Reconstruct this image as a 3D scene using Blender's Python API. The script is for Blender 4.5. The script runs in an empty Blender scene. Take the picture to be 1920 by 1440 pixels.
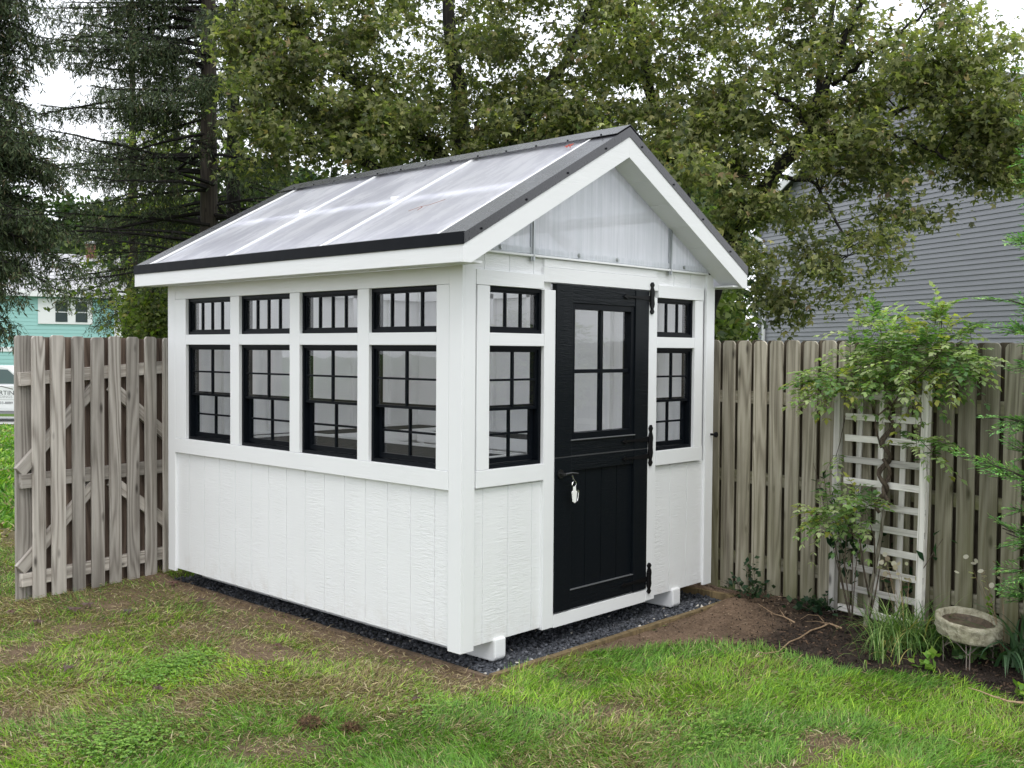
import bpy, math, random
import numpy as np
from mathutils import Vector, Matrix
random.seed(7); RNG = np.random.default_rng(11)
C = bpy.context.scene.collection
S = bpy.context.scene
W, L = 2.44, 3.075

# ---------------------------------------------------------------- camera
FPX = 1955.3
cF = np.array([0.72869569, 0.6841274, -0.03118165]); cR = np.array([0.68461396, -0.72886582, 0.00763796])
cU = np.array([0.0175019, 0.02691314, 0.99948455]); cC = np.array([-3.8207, -3.9491, 1.7118])
cam = bpy.data.objects.new('camera', bpy.data.cameras.new('camera')); C.objects.link(cam)
m = Matrix([[cR[i], cU[i], -cF[i], cC[i]] for i in range(3)] + [[0, 0, 0, 1]])
cam.matrix_world = m
cam.data.sensor_width = 36; cam.data.lens = FPX / 1920 * 36; cam.data.clip_end = 600; cam.data.clip_start = .05
S.camera = cam
def at(u, v, d):            # world point seen at pixel (u, v) of the photo, d metres away
    return cC + d * (cF + cR * (u - 960) / FPX - cU * (v - 720) / FPX)
def atz(u, d, z):           # column u, distance d, height z
    p = at(u, 660, d); p[2] = z; return p

# ---------------------------------------------------------------- noise
def _h(ix, iy, s):
    n = (ix.astype(np.int64) * 374761393 + iy.astype(np.int64) * 668265263 + s * 1442695041) & 0x7fffffff
    n = ((n ^ (n >> 13)) * 1274126177) & 0x7fffffff
    return ((n ^ (n >> 16)) & 0xffff) / 65535.
def vnoise(x, y, s=0):
    x = np.asarray(x, float); y = np.asarray(y, float)
    ix = np.floor(x); iy = np.floor(y); fx = x - ix; fy = y - iy
    fx = fx * fx * (3 - 2 * fx); fy = fy * fy * (3 - 2 * fy)
    a = _h(ix, iy, s); b = _h(ix + 1, iy, s); c = _h(ix, iy + 1, s); d = _h(ix + 1, iy + 1, s)
    return (a * (1 - fx) + b * fx) * (1 - fy) + (c * (1 - fx) + d * fx) * fy
def fbm(x, y, s=0, o=3):
    r = 0; a = .5; t = 0
    for k in range(o):
        r = r + a * vnoise(x * 2**k, y * 2**k, s + k); t += a; a *= .5
    return r / t
def sstep(a, b, x): 
    t = np.clip((np.asarray(x, float) - a) / (b - a), 0, 1); return t * t * (3 - 2 * t)

# ---------------------------------------------------------------- objects
def tag(o, label=None, cat=None, group=None, kind=None):
    if label: o['label'] = label
    if cat: o['category'] = cat
    if group: o['group'] = group
    if kind: o['kind'] = kind
    return o
def empty(name, loc=(0, 0, 0), rz=0, parent=None, label=None, cat=None, group=None):
    o = bpy.data.objects.new(name, None); C.objects.link(o); o.location = loc; o.rotation_euler = (0, 0, rz)
    o.empty_display_size = .1
    if parent: o.parent = parent
    return tag(o, label, cat, group)
def org(o):
    p = np.zeros(3)
    while o is not None:
        p = p + np.array(o.location); o = o.parent
    return p
def link(name, me, mat, parent=None, local=True):
    o = bpy.data.objects.new(name, me); C.objects.link(o)
    if mat: me.materials.append(mat)
    if parent:
        o.parent = parent
        if not local:
            p = org(parent); me.transform(Matrix.Translation(-Vector(p)))
    return o
class MB:
    def __init__(s): s.v = []; s.f = []
    def poly(s, pts, faces):
        n = len(s.v); s.v += [tuple(map(float, p)) for p in pts]; s.f += [tuple(i + n for i in f) for f in faces]; return s
    def box(s, x0, y0, z0, x1, y1, z1):
        if x0 > x1: x0, x1 = x1, x0
        if y0 > y1: y0, y1 = y1, y0
        if z0 > z1: z0, z1 = z1, z0
        return s.poly([(x0, y0, z0), (x1, y0, z0), (x1, y1, z0), (x0, y1, z0), (x0, y0, z1), (x1, y0, z1), (x1, y1, z1), (x0, y1, z1)],
                      [(0, 3, 2, 1), (4, 5, 6, 7), (0, 1, 5, 4), (1, 2, 6, 5), (2, 3, 7, 6), (3, 0, 4, 7)])
    def prism(s, pts, vec):     # pts: 3D polygon, extruded by vec
        pts = [np.array(p, float) for p in pts]; n = len(pts); q = [p + np.array(vec, float) for p in pts]
        return s.poly(pts + q, [tuple(range(n)), tuple(range(2 * n - 1, n - 1, -1))] + [((i + 1) % n, i, n + i, n + (i + 1) % n) for i in range(n)])
    def tube(s, path, rad, n=6, cap=True):
        path = [np.array(p, float) for p in path]
        if not hasattr(rad, '__len__'): rad = [rad] * len(path)
        base = len(s.v); up = np.array([.13, .27, .95])
        for i, p in enumerate(path):
            t = path[min(i + 1, len(path) - 1)] - path[max(i - 1, 0)]; t = t / (np.linalg.norm(t) + 1e-9)
            a = np.cross(t, up); 
            if np.linalg.norm(a) < .05: a = np.cross(t, [1, 0, 0])
            a /= np.linalg.norm(a); b = np.cross(t, a)
            for k in range(n):
                th = 2 * math.pi * k / n; s.v.append(tuple(p + rad[i] * (math.cos(th) * a + math.sin(th) * b)))
        for i in range(len(path) - 1):
            for k in range(n):
                k2 = (k + 1) % n; s.f.append((base + i * n + k, base + i * n + k2, base + (i + 1) * n + k2, base + (i + 1) * n + k))
        if cap:
            s.f.append(tuple(base + k for k in range(n))); s.f.append(tuple(base + (len(path) - 1) * n + k for k in range(n - 1, -1, -1)))
        return s
    def lathe(s, prof, c=(0, 0, 0), n=24):
        base = len(s.v)
        for r, z in prof:
            for k in range(n):
                th = 2 * math.pi * k / n; s.v.append((c[0] + r * math.cos(th), c[1] + r * math.sin(th), c[2] + z))
        for i in range(len(prof) - 1):
            for k in range(n):
                k2 = (k + 1) % n; s.f.append((base + i * n + k, base + i * n + k2, base + (i + 1) * n + k2, base + (i + 1) * n + k))
        return s
    def build(s, name, mat, parent=None, local=False, bevel=0, smooth=False):
        me = bpy.data.meshes.new(name); me.from_pydata(s.v, [], s.f); me.update()
        import bmesh
        bm = bmesh.new(); bm.from_mesh(me); bmesh.ops.recalc_face_normals(bm, faces=bm.faces); bm.to_mesh(me); bm.free()
        if smooth: me.polygons.foreach_set('use_smooth', [True] * len(me.polygons))
        o = link(name, me, mat, parent, local)
        if bevel:
            b = o.modifiers.new('bevel', 'BEVEL'); b.width = bevel; b.segments = 2; b.limit_method = 'ANGLE'; b.harden_normals = False
        return o
def bx(name, mat, parent, *b, bevel=.0025):
    return MB().box(*b).build(name, mat, parent, bevel=bevel)
def copy_tree(o, parent=None):
    c = o.copy(); C.objects.link(c)
    if parent: c.parent = parent
    for ch in list(o.children): 
        d = copy_tree(ch); d.parent = c
    return c
def quads_np(name, V, Q, mat, parent=None, col=None, smooth=False):   # V (n,3), Q (m,4)
    V = np.asarray(V, np.float32); Q = np.asarray(Q, np.int32)
    if parent is not None: V = V - org(parent).astype(np.float32)
    me = bpy.data.meshes.new(name)
    me.vertices.add(len(V)); me.vertices.foreach_set('co', V.ravel())
    k = Q.shape[1]
    me.loops.add(Q.size); me.loops.foreach_set('vertex_index', Q.ravel())
    me.polygons.add(len(Q)); me.polygons.foreach_set('loop_start', np.arange(0, Q.size, k, dtype=np.int32))
    try: me.polygons.foreach_set('loop_total', np.full(len(Q), k, np.int32))
    except Exception: pass
    if smooth: me.polygons.foreach_set('use_smooth', np.ones(len(Q), bool))
    me.update(calc_edges=True)
    if col is not None:
        a = me.color_attributes.new('Col', 'FLOAT_COLOR', 'POINT')
        a.data.foreach_set('color', np.concatenate([col, np.ones((len(col), 1))], 1).astype(np.float32).ravel())
    o = bpy.data.objects.new(name, me); C.objects.link(o)
    if mat: me.materials.append(mat)
    if parent is not None: o.parent = parent
    return o
def norm(a): return a / (np.linalg.norm(a, axis=-1, keepdims=True) + 1e-9)
# unit leaf shapes: x = length, y = width, z = normal
def T_oval(w=.22, b=.06): return np.array([[0, 0, 0], [.5, w, b], [1, 0, -.03], [.5, -w, b]]), np.array([[0, 1, 2, 3]])
def T_maple():
    v = []; q = []
    for a, l, w in ((0, 1, .2), (.85, .8, .17), (-.85, .8, .17)):
        c, s_ = math.cos(a), math.sin(a); n = len(v)
        for x, y, z in ((-.05, 0, 0), (.48 * l, w, .05), (l, 0, -.1), (.48 * l, -w, .05)):
            v.append([x * c - y * s_, x * s_ + y * c, z])
        q.append([n, n + 1, n + 2, n + 3])
    return np.array(v), np.array(q)
def T_blade(): return np.array([[0, .5, 0], [0, -.5, 0], [.5, -.42, .12], [.5, .42, .12], [1, -.06, 0], [1, .06, 0]]), np.array([[0, 1, 2, 3], [3, 2, 4, 5]])
def scatter(name, P, D, N, size, width, col, T, mat, parent=None):
    """one mesh of many little leaves: P base points, D directions, N approximate normals"""
    tv, tq = T; n = len(P)
    D = norm(D); Y = norm(np.cross(N, D)); Z = np.cross(D, Y)
    size = np.broadcast_to(np.asarray(size, float), (n,)); width = np.broadcast_to(np.asarray(width, float), (n,))
    V = P[:, None, :] + tv[None, :, 0:1] * (D * size[:, None])[:, None, :] + tv[None, :, 1:2] * (Y * width[:, None])[:, None, :] + tv[None, :, 2:3] * (Z * size[:, None])[:, None, :]
    Q = (np.arange(n) * len(tv))[:, None, None] + tq[None]
    cc = np.repeat(col, len(tv), axis=0)
    return quads_np(name, V.reshape(-1, 3), Q.reshape(-1, 4), mat, parent, cc)
def rdir(n, zb=0., zs=1.):
    d = RNG.normal(size=(n, 3)); d[:, 2] = d[:, 2] * zs + zb; return norm(d)
def pal(n, cols, wts, var=.2):
    cols = np.array(cols, float); w = np.array(wts, float); w /= w.sum()
    i = RNG.choice(len(cols), n, p=w); c = cols[i] * (1 + var * RNG.normal(size=(n, 1))); return np.clip(c, .004, .9)

# ---------------------------------------------------------------- materials
def mat(name):
    m = bpy.data.materials.new(name); m.use_nodes = True; nt = m.node_tree; nt.nodes.clear()
    out = nt.nodes.new('ShaderNodeOutputMaterial'); b = nt.nodes.new('ShaderNodeBsdfPrincipled'); nt.links.new(b.outputs[0], out.inputs[0])
    return m, nt, b, out
def nd(nt, t, **k):
    n = nt.nodes.new(t)
    for a, v in k.items():
        if a in n.inputs.keys() if isinstance(a, str) else False: n.inputs[a].default_value = v
        else: setattr(n, a, v)
    return n
def mapping(nt, scale, coord='Object', rnd=False):
    tc = nt.nodes.new('ShaderNodeTexCoord'); mp = nt.nodes.new('ShaderNodeMapping'); mp.inputs['Scale'].default_value = scale
    if rnd:
        oi = nt.nodes.new('ShaderNodeObjectInfo'); mu = nt.nodes.new('ShaderNodeVectorMath'); mu.operation = 'MULTIPLY_ADD'
        cb = nt.nodes.new('ShaderNodeCombineXYZ')
        for k in range(3): nt.links.new(oi.outputs['Random'], cb.inputs[k])
        nt.links.new(cb.outputs[0], mu.inputs[0]); mu.inputs[1].default_value = (37, 53, 71); nt.links.new(tc.outputs[coord], mu.inputs[2])
        nt.links.new(mu.outputs[0], mp.inputs[0])
    else: nt.links.new(tc.outputs[coord], mp.inputs[0])
    return mp.outputs[0]
def noise(nt, vec, scale=1, detail=4, rough=.55, dist=0):
    n = nt.nodes.new('ShaderNodeTexNoise'); n.inputs['Scale'].default_value = scale; n.inputs['Detail'].default_value = detail
    n.inputs['Roughness'].default_value = rough; n.inputs['Distortion'].default_value = dist
    nt.links.new(vec, n.inputs['Vector']); return n.outputs['Fac']
def ramp(nt, fac, stops):
    r = nt.nodes.new('ShaderNodeValToRGB'); e = r.color_ramp.elements
    while len(e) < len(stops): e.new(.5)
    for i, (p, c) in enumerate(stops):
        e[i].position = p; c = (c, c, c) if not hasattr(c, '__len__') else c; e[i].color = (*c, 1)
    nt.links.new(fac, r.inputs[0]); return r.outputs[0]
def mixc(nt, a, b, fac, mode='MIX'):
    m = nt.nodes.new('ShaderNodeMix'); m.data_type = 'RGBA'; m.blend_type = mode
    for s_, i in ((fac, 0), (a, 6), (b, 7)):
        if hasattr(s_, 'is_linked') or hasattr(s_, 'links'): nt.links.new(s_, m.inputs[i])
        elif hasattr(s_, '__len__'): m.inputs[i].default_value = (*s_, 1)
        else: m.inputs[i].default_value = s_ if i == 0 else (s_, s_, s_, 1)
    return m.outputs[2]
def math_(nt, op, a, b=0, c=None):
    m = nt.nodes.new('ShaderNodeMath'); m.operation = op
    for i, s_ in enumerate((a, b) if c is None else (a, b, c)):
        if hasattr(s_, 'links'): nt.links.new(s_, m.inputs[i])
        else: m.inputs[i].default_value = s_
    return m.outputs[0]
def bump(nt, b, h, strength=.3, dist=.01):
    n = nt.nodes.new('ShaderNodeBump'); n.inputs['Strength'].default_value = strength; n.inputs['Distance'].default_value = dist
    nt.links.new(h, n.inputs['Height']); nt.links.new(n.outputs[0], b.inputs['Normal']); return n

def paint(name, col, scale, strength=.5, dist=.004, rough=.55, mask=True, dirt=.0):
    m, nt, b, out = mat(name)
    v = mapping(nt, scale); h = noise(nt, v, 1, 5, .6, .8)
    if mask:
        mk = noise(nt, mapping(nt, (5, 5, 1.2)), 1, 2); h = math_(nt, 'MULTIPLY', h, ramp(nt, mk, [(.35, .25), (.62, 1.)]))
    bump(nt, b, h, strength, dist)
    c2 = tuple(x * .93 for x in col)
    cc = mixc(nt, col, c2, noise(nt, mapping(nt, (2, 2, 3)), 1.5, 4))
    if dirt:
        tc = nt.nodes.new('ShaderNodeTexCoord'); sp = nt.nodes.new('ShaderNodeSeparateXYZ'); nt.links.new(tc.outputs['Object'], sp.inputs[0])
        dz = math_(nt, 'MULTIPLY_ADD', sp.outputs[2], -3.5, 1.0); 
        dn = math_(nt, 'MULTIPLY', dz, ramp(nt, noise(nt, mapping(nt, (14, 14, 9)), 1, 5, .7), [(.45, 0.), (.75, 1.)]))
        cl = nt.nodes.new('ShaderNodeClamp'); nt.links.new(dn, cl.inputs[0])
        cc = mixc(nt, cc, (.38, .31, .23), math_(nt, 'MULTIPLY', cl.outputs[0], dirt))
    nt.links.new(cc, b.inputs['Base Color']); b.inputs['Roughness'].default_value = rough
    if max(col) < .1: b.inputs['Specular IOR Level'].default_value = .14
    return m
WHITE = (.80, .81, .82)
M = {}
M['siding'] = paint('white_siding', WHITE, (13, 13, 95), .8, .0045, .5, True, .5)
M['trim_v'] = paint('white_trim_upright', WHITE, (40, 40, 5), .35, .003, .5)
M['trim_h'] = paint('white_trim_level', WHITE, (5, 5, 60), .5, .003, .5)
M['interior'] = paint('interior_paint', (.86, .86, .85), (30, 30, 4), .2, .002, .6)
M['black_v'] = paint('black_door_upright', (.0045, .0065, .009), (12, 12, 90), .8, .004, .42, True)
M['black_h'] = paint('black_door_level', (.0045, .0065, .009), (6, 6, 70), 1.0, .006, .42, False)
def plain(name, col, rough=.5, metal=0., spec=.5, bumpy=0):
    m, nt, b, out = mat(name); b.inputs['Base Color'].default_value = (*col, 1); b.inputs['Roughness'].default_value = rough
    b.inputs['Metallic'].default_value = metal; b.inputs['Specular IOR Level'].default_value = spec
    v = noise(nt, mapping(nt, (1, 1, 1)), 18, 4)
    nt.links.new(math_(nt, 'MULTIPLY_ADD', v, .2, rough - .1), b.inputs['Roughness'])
    if bumpy: bump(nt, b, v, bumpy, .003)
    return m
M['frame'] = plain('black_window_frame', (.003, .0045, .007), .45, 0, .12)
M['iron'] = plain('black_iron', (.005, .005, .006), .5, 0, .15)
M['flash'] = plain('charcoal_roof_metal', (.034, .034, .040), .28, .0, .7)
M['drip'] = plain('black_drip_edge', (.003, .004, .007), .5, 0, .12)
M['alu'] = plain('aluminium', (.40, .42, .43), .35, .8)
M['steel'] = plain('bright_steel', (.8, .8, .8), .2, 1)
M['whiteplastic'] = plain('white_plastic', (.85, .85, .83), .4)
M['bar'] = plain('white_glazing_bar', (.86, .87, .86), .4)
M['dark'] = plain('dark_slatted_top', (.018, .02, .022), .7, 0, .2, bumpy=.4)
def glass(name, tint, spec=1.0):
    m, nt, b, out = mat(name); nt.nodes.remove(b)
    t = nt.nodes.new('ShaderNodeBsdfTransparent'); t.inputs[0].default_value = (*tint, 1)
    g = nt.nodes.new('ShaderNodeBsdfGlossy'); g.inputs['Roughness'].default_value = .01; g.inputs[0].default_value = (1, 1, 1, 1)
    lw = nt.nodes.new('ShaderNodeLayerWeight'); lw.inputs[0].default_value = .5
    fres = math_(nt, 'MULTIPLY_ADD', math_(nt, 'POWER', lw.outputs['Facing'], 5.), .9, .035)
    v = noise(nt, mapping(nt, (1, 1, 1)), 2.2, 2); bp = nt.nodes.new('ShaderNodeBump'); bp.inputs['Strength'].default_value = .05; bp.inputs['Distance'].default_value = .02
    nt.links.new(v, bp.inputs['Height']); nt.links.new(bp.outputs[0], g.inputs['Normal'])
    mx = nt.nodes.new('ShaderNodeMixShader'); nt.links.new(math_(nt, 'MULTIPLY', fres, spec), mx.inputs[0]); nt.links.new(t.outputs[0], mx.inputs[1]); nt.links.new(g.outputs[0], mx.inputs[2])
    nt.links.new(mx.outputs[0], out.inputs[0]); return m
M['glass'] = glass('window_glass', (.99, .995, .99)); M['glass_low'] = glass('window_glass_screened', (.93, .94, .94))
def polycarb(name, axis, trans=.5, streak=.5):
    m, nt, b, out = mat(name)
    sc = {'roof': (1.6, 5, 1.6), 'gable': (46, 46, 1.6)}[axis]
    s1 = noise(nt, mapping(nt, sc), 1, 6, .7, .25); s2 = noise(nt, mapping(nt, (2.2, 2.2, 2.2)), 1, 3, .5, .6)
    col = ramp(nt, s1, [(.38, (.80, .82, .83) if axis == 'gable' else (.82, .82, .86)) , (.6, (.95, .95, .97))])
    col = mixc(nt, col, (.93, .93, .95), ramp(nt, s2, [(.45, 0.), (.8, .35)]))
    nt.links.new(col, b.inputs['Base Color']); b.inputs['Roughness'].default_value = .22
    nt.links.new(ramp(nt, s1, [(.35, .16), (.65, .36)]), b.inputs['Roughness'])
    rib = nt.nodes.new('ShaderNodeTexWave'); rib.inputs['Scale'].default_value = 28; rib.bands_direction = 'Y' if axis == 'roof' else 'X'
    tc = nt.nodes.new('ShaderNodeTexCoord'); nt.links.new(tc.outputs['Object'], rib.inputs['Vector']); bump(nt, b, rib.outputs[1], .04, .001)
    t = nt.nodes.new('ShaderNodeBsdfTranslucent'); nt.links.new(col, t.inputs[0])
    tr = nt.nodes.new('ShaderNodeBsdfTransparent'); tr.inputs[0].default_value = (.9, .92, .93, 1)
    m1 = nt.nodes.new('ShaderNodeMixShader'); m1.inputs[0].default_value = .10 if axis == 'roof' else .5
    nt.links.new(t.outputs[0], m1.inputs[1]); nt.links.new(tr.outputs[0], m1.inputs[2])
    mx = nt.nodes.new('ShaderNodeMixShader'); mx.inputs[0].default_value = 1 - trans; nt.links.new(m1.outputs[0], mx.inputs[1]); nt.links.new(b.outputs[0], mx.inputs[2])
    nt.links.new(mx.outputs[0], out.inputs[0]); return m
M['pc_roof'] = polycarb('polycarbonate_roof', 'roof', .78); M['pc_gable'] = polycarb('polycarbonate_gable', 'gable', .74)

def wood(name, light, mid, dark, algae=None, sc=1.):
    m, nt, b, out = mat(name)
    v = mapping(nt, (14 * sc, 14 * sc, .55 * sc), rnd=True)
    field = noise(nt, mapping(nt, (7 * sc, 7 * sc, .5 * sc), rnd=True), 1, 2, .4, .2)
    ringv = math_(nt, 'MULTIPLY_ADD', math_(nt, 'SINE', math_(nt, 'MULTIPLY', field, 62.)), .5, .5)
    fib = noise(nt, mapping(nt, (160, 160, 3), rnd=True), 1, 5, .7)
    blot = noise(nt, mapping(nt, (5, 5, 1.4), rnd=True), 1, 4, .6)
    g = math_(nt, 'MULTIPLY_ADD', ringv, .30, math_(nt, 'MULTIPLY', fib, .70))
    col = ramp(nt, g, [(.2, dark), (.45, mid), (.78, light)])
    col = mixc(nt, col, tuple(x * .62 for x in mid), ramp(nt, blot, [(.48, 0.), (.75, .75)]))
    # knots
    vo = nt.nodes.new('ShaderNodeTexVoronoi'); vo.inputs['Scale'].default_value = 1.; nt.links.new(mapping(nt, (9, 9, 3.2), rnd=True), vo.inputs['Vector'])
    col = mixc(nt, col, tuple(x * .35 for x in dark), ramp(nt, vo.outputs['Distance'], [(.05, .85), (.16, 0.)]))
    oi = nt.nodes.new('ShaderNodeObjectInfo')
    hv = nt.nodes.new('ShaderNodeHueSaturation'); nt.links.new(math_(nt, 'MULTIPLY_ADD', oi.outputs['Random'], .62, .68), hv.inputs['Value']); nt.links.new(col, hv.inputs['Color']); col = hv.outputs[0]
    if algae:
        tc = nt.nodes.new('ShaderNodeTexCoord'); sp = nt.nodes.new('ShaderNodeSeparateXYZ'); nt.links.new(tc.outputs['Object'], sp.inputs[0])
        a = math_(nt, 'MULTIPLY_ADD', sp.outputs[2], -.7, .95); n2 = noise(nt, mapping(nt, (7, 7, .9), rnd=True), 1, 4, .6)
        f = math_(nt, 'MULTIPLY', a, ramp(nt, n2, [(.35, 0.), (.65, .85)])); cl = nt.nodes.new('ShaderNodeClamp'); nt.links.new(f, cl.inputs[0])
        col = mixc(nt, col, algae, cl.outputs[0])
    nt.links.new(col, b.inputs['Base Color']); b.inputs['Roughness'].default_value = .85; b.inputs['Specular IOR Level'].default_value = .25
    bump(nt, b, g, .5, .004); return m
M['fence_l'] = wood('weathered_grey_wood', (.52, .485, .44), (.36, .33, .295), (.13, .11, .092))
M['fence_l_shade'] = wood('gap_shade_brown_wood', (.22, .165, .13), (.13, .095, .075), (.06, .042, .033))  # back row of the gate: browner wood, darkened to paint in the gap shade
M['fence_r_shade'] = wood('gap_shade_mossy_wood', (.17, .14, .10), (.10, .082, .058), (.045, .036, .026))  # back row of the right fence: shade between pickets put into the colour
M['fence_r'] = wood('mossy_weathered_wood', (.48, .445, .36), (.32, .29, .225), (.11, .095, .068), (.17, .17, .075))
M['trellis'] = wood('bleached_wood', (.84, .81, .77), (.72, .69, .65), (.40, .37, .34))
M['board'] = wood('pine_edging', (.34, .25, .13), (.23, .17, .09), (.10, .075, .045))
M['board_old'] = wood('soiled_edging', (.17, .12, .08), (.11, .08, .055), (.05, .04, .03))
M['bark'] = wood('grey_brown_bark', (.09, .075, .06), (.05, .042, .035), (.02, .017, .014), sc=.8)
M['bark_dark'] = wood('dark_wet_bark', (.03, .027, .025), (.016, .014, .013), (.007, .006, .006), sc=.8)
M['vine'] = wood('vine_bark', (.2, .155, .12), (.11, .085, .065), (.045, .035, .027), sc=3)
M['birchy'] = wood('pale_patchy_bark', (.45, .42, .35), (.25, .22, .17), (.08, .07, .05), sc=4)
M['stick'] = wood('dry_stick', (.42, .31, .20), (.32, .22, .14), (.25, .16, .09), sc=3)
def foliage(name, trans=.5, rough=.5, spec=.35):
    m, nt, b, out = mat(name)
    a = nt.nodes.new('ShaderNodeVertexColor'); a.layer_name = 'Col'
    nt.links.new(a.outputs[0], b.inputs['Base Color']); b.inputs['Roughness'].default_value = rough; b.inputs['Specular IOR Level'].default_value = spec
    t = nt.nodes.new('ShaderNodeBsdfTranslucent'); tc = mixc(nt, a.outputs[0], (1., 1.25, .45), 1., 'MULTIPLY'); nt.links.new(tc, t.inputs[0])
    mx = nt.nodes.new('ShaderNodeMixShader'); mx.inputs[0].default_value = trans
    nt.links.new(b.outputs[0], mx.inputs[1]); nt.links.new(t.outputs[0], mx.inputs[2]); nt.links.new(mx.outputs[0], out.inputs[0]); return m
M['leaf'] = foliage('leaves'); M['needle'] = foliage('needles', .15, .6, .2); M['grass'] = foliage('grass', .35, .45, .35); M['debris'] = foliage('debris', .0, .9, .1); M['stone'] = foliage('stones', 0., .75, .3)
# ---------------------------------------------------------------- world, sun
w = bpy.data.worlds.new('World'); S.world = w; w.use_nodes = True; nt = w.node_tree; nt.nodes.clear()
ow = nt.nodes.new('ShaderNodeOutputWorld'); bg = nt.nodes.new('ShaderNodeBackground'); nt.links.new(bg.outputs[0], ow.inputs[0])
SUN_EL, SUN_AZ = math.radians(58), math.radians(215)      # direction the light comes from: azimuth from +Y clockwise
sky = nt.nodes.new('ShaderNodeTexSky'); sky.sky_type = 'NISHITA'; sky.sun_disc = False; sky.sun_elevation = SUN_EL; sky.sun_rotation = SUN_AZ; sky.dust_density = 3
tc = nt.nodes.new('ShaderNodeTexCoord'); nz = noise(nt, tc.outputs['Generated'], 3, 4, .6, .4)
cloud = ramp(nt, nz, [(.3, (.80, .84, .9)), (.7, (.97, .98, 1.))])
cl2 = mixc(nt, cloud, (10.5, 10.5, 10.5), 1., 'MULTIPLY')
nt.links.new(mixc(nt, sky.outputs[0], cl2, .88), bg.inputs[0]); bg.inputs[1].default_value = .15
sl = bpy.data.lights.new('sun', 'SUN'); sl.energy = 1.0; sl.angle = math.radians(25); sl.color = (1, .97, .93)
so = bpy.data.objects.new('sun', sl); C.objects.link(so)
dv = Vector((math.sin(SUN_AZ) * math.cos(SUN_EL), math.cos(SUN_AZ) * math.cos(SUN_EL), math.sin(SUN_EL)))
so.rotation_euler = dv.to_track_quat('Z', 'Y').to_euler(); so.location = (0, 0, 12)
S.view_settings.view_transform = 'Standard'; S.view_settings.look = 'None'; S.view_settings.exposure = 0.30; S.view_settings.gamma = 1
S.render.engine = 'CYCLES'; S.cycles.use_denoising = True; S.cycles.max_bounces = 14; S.cycles.diffuse_bounces = 8; S.cycles.transparent_max_bounces = 24; S.cycles.transmission_bounces = 8
S.cycles.caustics_reflective = False; S.cycles.caustics_refractive = False

# ---------------------------------------------------------------- ground
PAD = (.085, -.15, 2.50, 3.22)           # gravel pad under the shed
BED = [(0.55, -.17), (.95, -.32), (1.33, -.62), (1.55, -.95), (1.52, -1.2), (1.42, -1.42), (1.55, -1.62), (1.72, -1.75), (1.72, -2.0), (1.55, -2.32), (1.4, -2.8), (1.2, -3.6), (1.15, -6), (2.75, -6), (2.75, 3.6), (2.525, 3.6), (2.525, -.17)]
def inpoly(x, y, P):
    x = np.asarray(x); r = np.zeros(x.shape, bool); n = len(P)
    for i in range(n):
        x0, y0 = P[i]; x1, y1 = P[(i + 1) % n]
        c = ((y0 > y) != (y1 > y)) & (x < (x1 - x0) * (y - y0) / (y1 - y0 + 1e-12) + x0); r ^= c
    return r
def depth(x, y): return (x - cC[0]) * cF[0] + (y - cC[1]) * cF[1]
def gz(x, y):
    x = np.asarray(x, float); y = np.asarray(y, float); d = depth(x, y)
    z = -.78 * np.clip((d - 9) / 25, 0, 1) - .45 * np.clip((d - 36) / 20, 0, 1)
    near = 1 - sstep(9, 14, d)
    z = z + near * ((fbm(x * 1.3, y * 1.3, 3) - .5) * .05 + (fbm(x * 7, y * 7, 9) - .5) * .018)
    p = (sstep(PAD[0] - .045, PAD[0] + .0, x) * (1 - sstep(PAD[2] + .01, PAD[2] + .06, x)) * sstep(PAD[1] - .05, PAD[1] - .0, y) * (1 - sstep(PAD[3], PAD[3] + .1, y)))
    z = z * (1 - p) - .035 * p
    return z
def bedf(x, y):   # soft bed mask
    j = (vnoise(x * 9, y * 9, 40) - .5) * .1; k = (vnoise(x * 9, y * 9, 41) - .5) * .1
    return inpoly(x + j, y + k, BED)
def bare(x, y):   # thin, worn grass 0..1
    b = .55 * (1 - sstep(.06, .38, -x)) * (y > -.3) * (x < .1)
    b = np.maximum(b, .95 * (1 - sstep(.0, .16, -x - .02)) * (y > -.12) * (x < .1))
    b = np.maximum(b, sstep(.66, .80, fbm(x * 2.1 + 9, y * 2.1, 21)) * .9)
    b = np.maximum(b, .7 * np.exp(-((x + .35)**2 + (y - 2.9)**2) / .12))
    for (cx, cy, r) in ((-.18, .75, .22), (-1.0, 2.35, .2), (-.6, 2.7, .22), (-1.35, -.12, .17), (-1.22, -.28, .13), (.1, -.95, .14), (-.25, 1.75, .25)):
        b = np.maximum(b, .85 * np.exp(-((x - cx)**2 + (y - cy)**2) / (r * r)))
    return np.clip(b, 0, 1)
def tanf(x, y):   # share of dry blades
    t = .10 + .36 * sstep(-.6, .8, y + .5 * x + .5) * sstep(-.3, .2, -x + .0)
    t = t + .42 * sstep(.50, .70, fbm(x * 1.7, y * 1.7, 31)) + .25 * sstep(.5, .75, fbm(x * 5.1, y * 5.1, 33))
    t = np.where(x > 0, t * .75, t)
    return np.clip(t + .3 * bare(x, y), 0, .93)
ax = np.unique(np.concatenate([np.arange(-5, 5, .05), np.arange(5, 14, .4), np.arange(-14, -5, .4), np.linspace(14, 60, 30), np.linspace(-60, -14, 30), np.linspace(60, 400, 14), np.linspace(-400, -60, 14)]))
ay = np.unique(np.concatenate([np.arange(-5, 5, .05), np.arange(5, 14, .4), np.arange(-14, -5, .4), np.linspace(14, 60, 30), np.linspace(-60, -14, 30), np.linspace(60, 400, 14), np.linspace(-400, -60, 14)]))
X, Y = np.meshgrid(ax, ay, indexing='ij'); Z = gz(X, Y); nx, ny = X.shape
I = np.arange(nx * ny).reshape(nx, ny)
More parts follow.
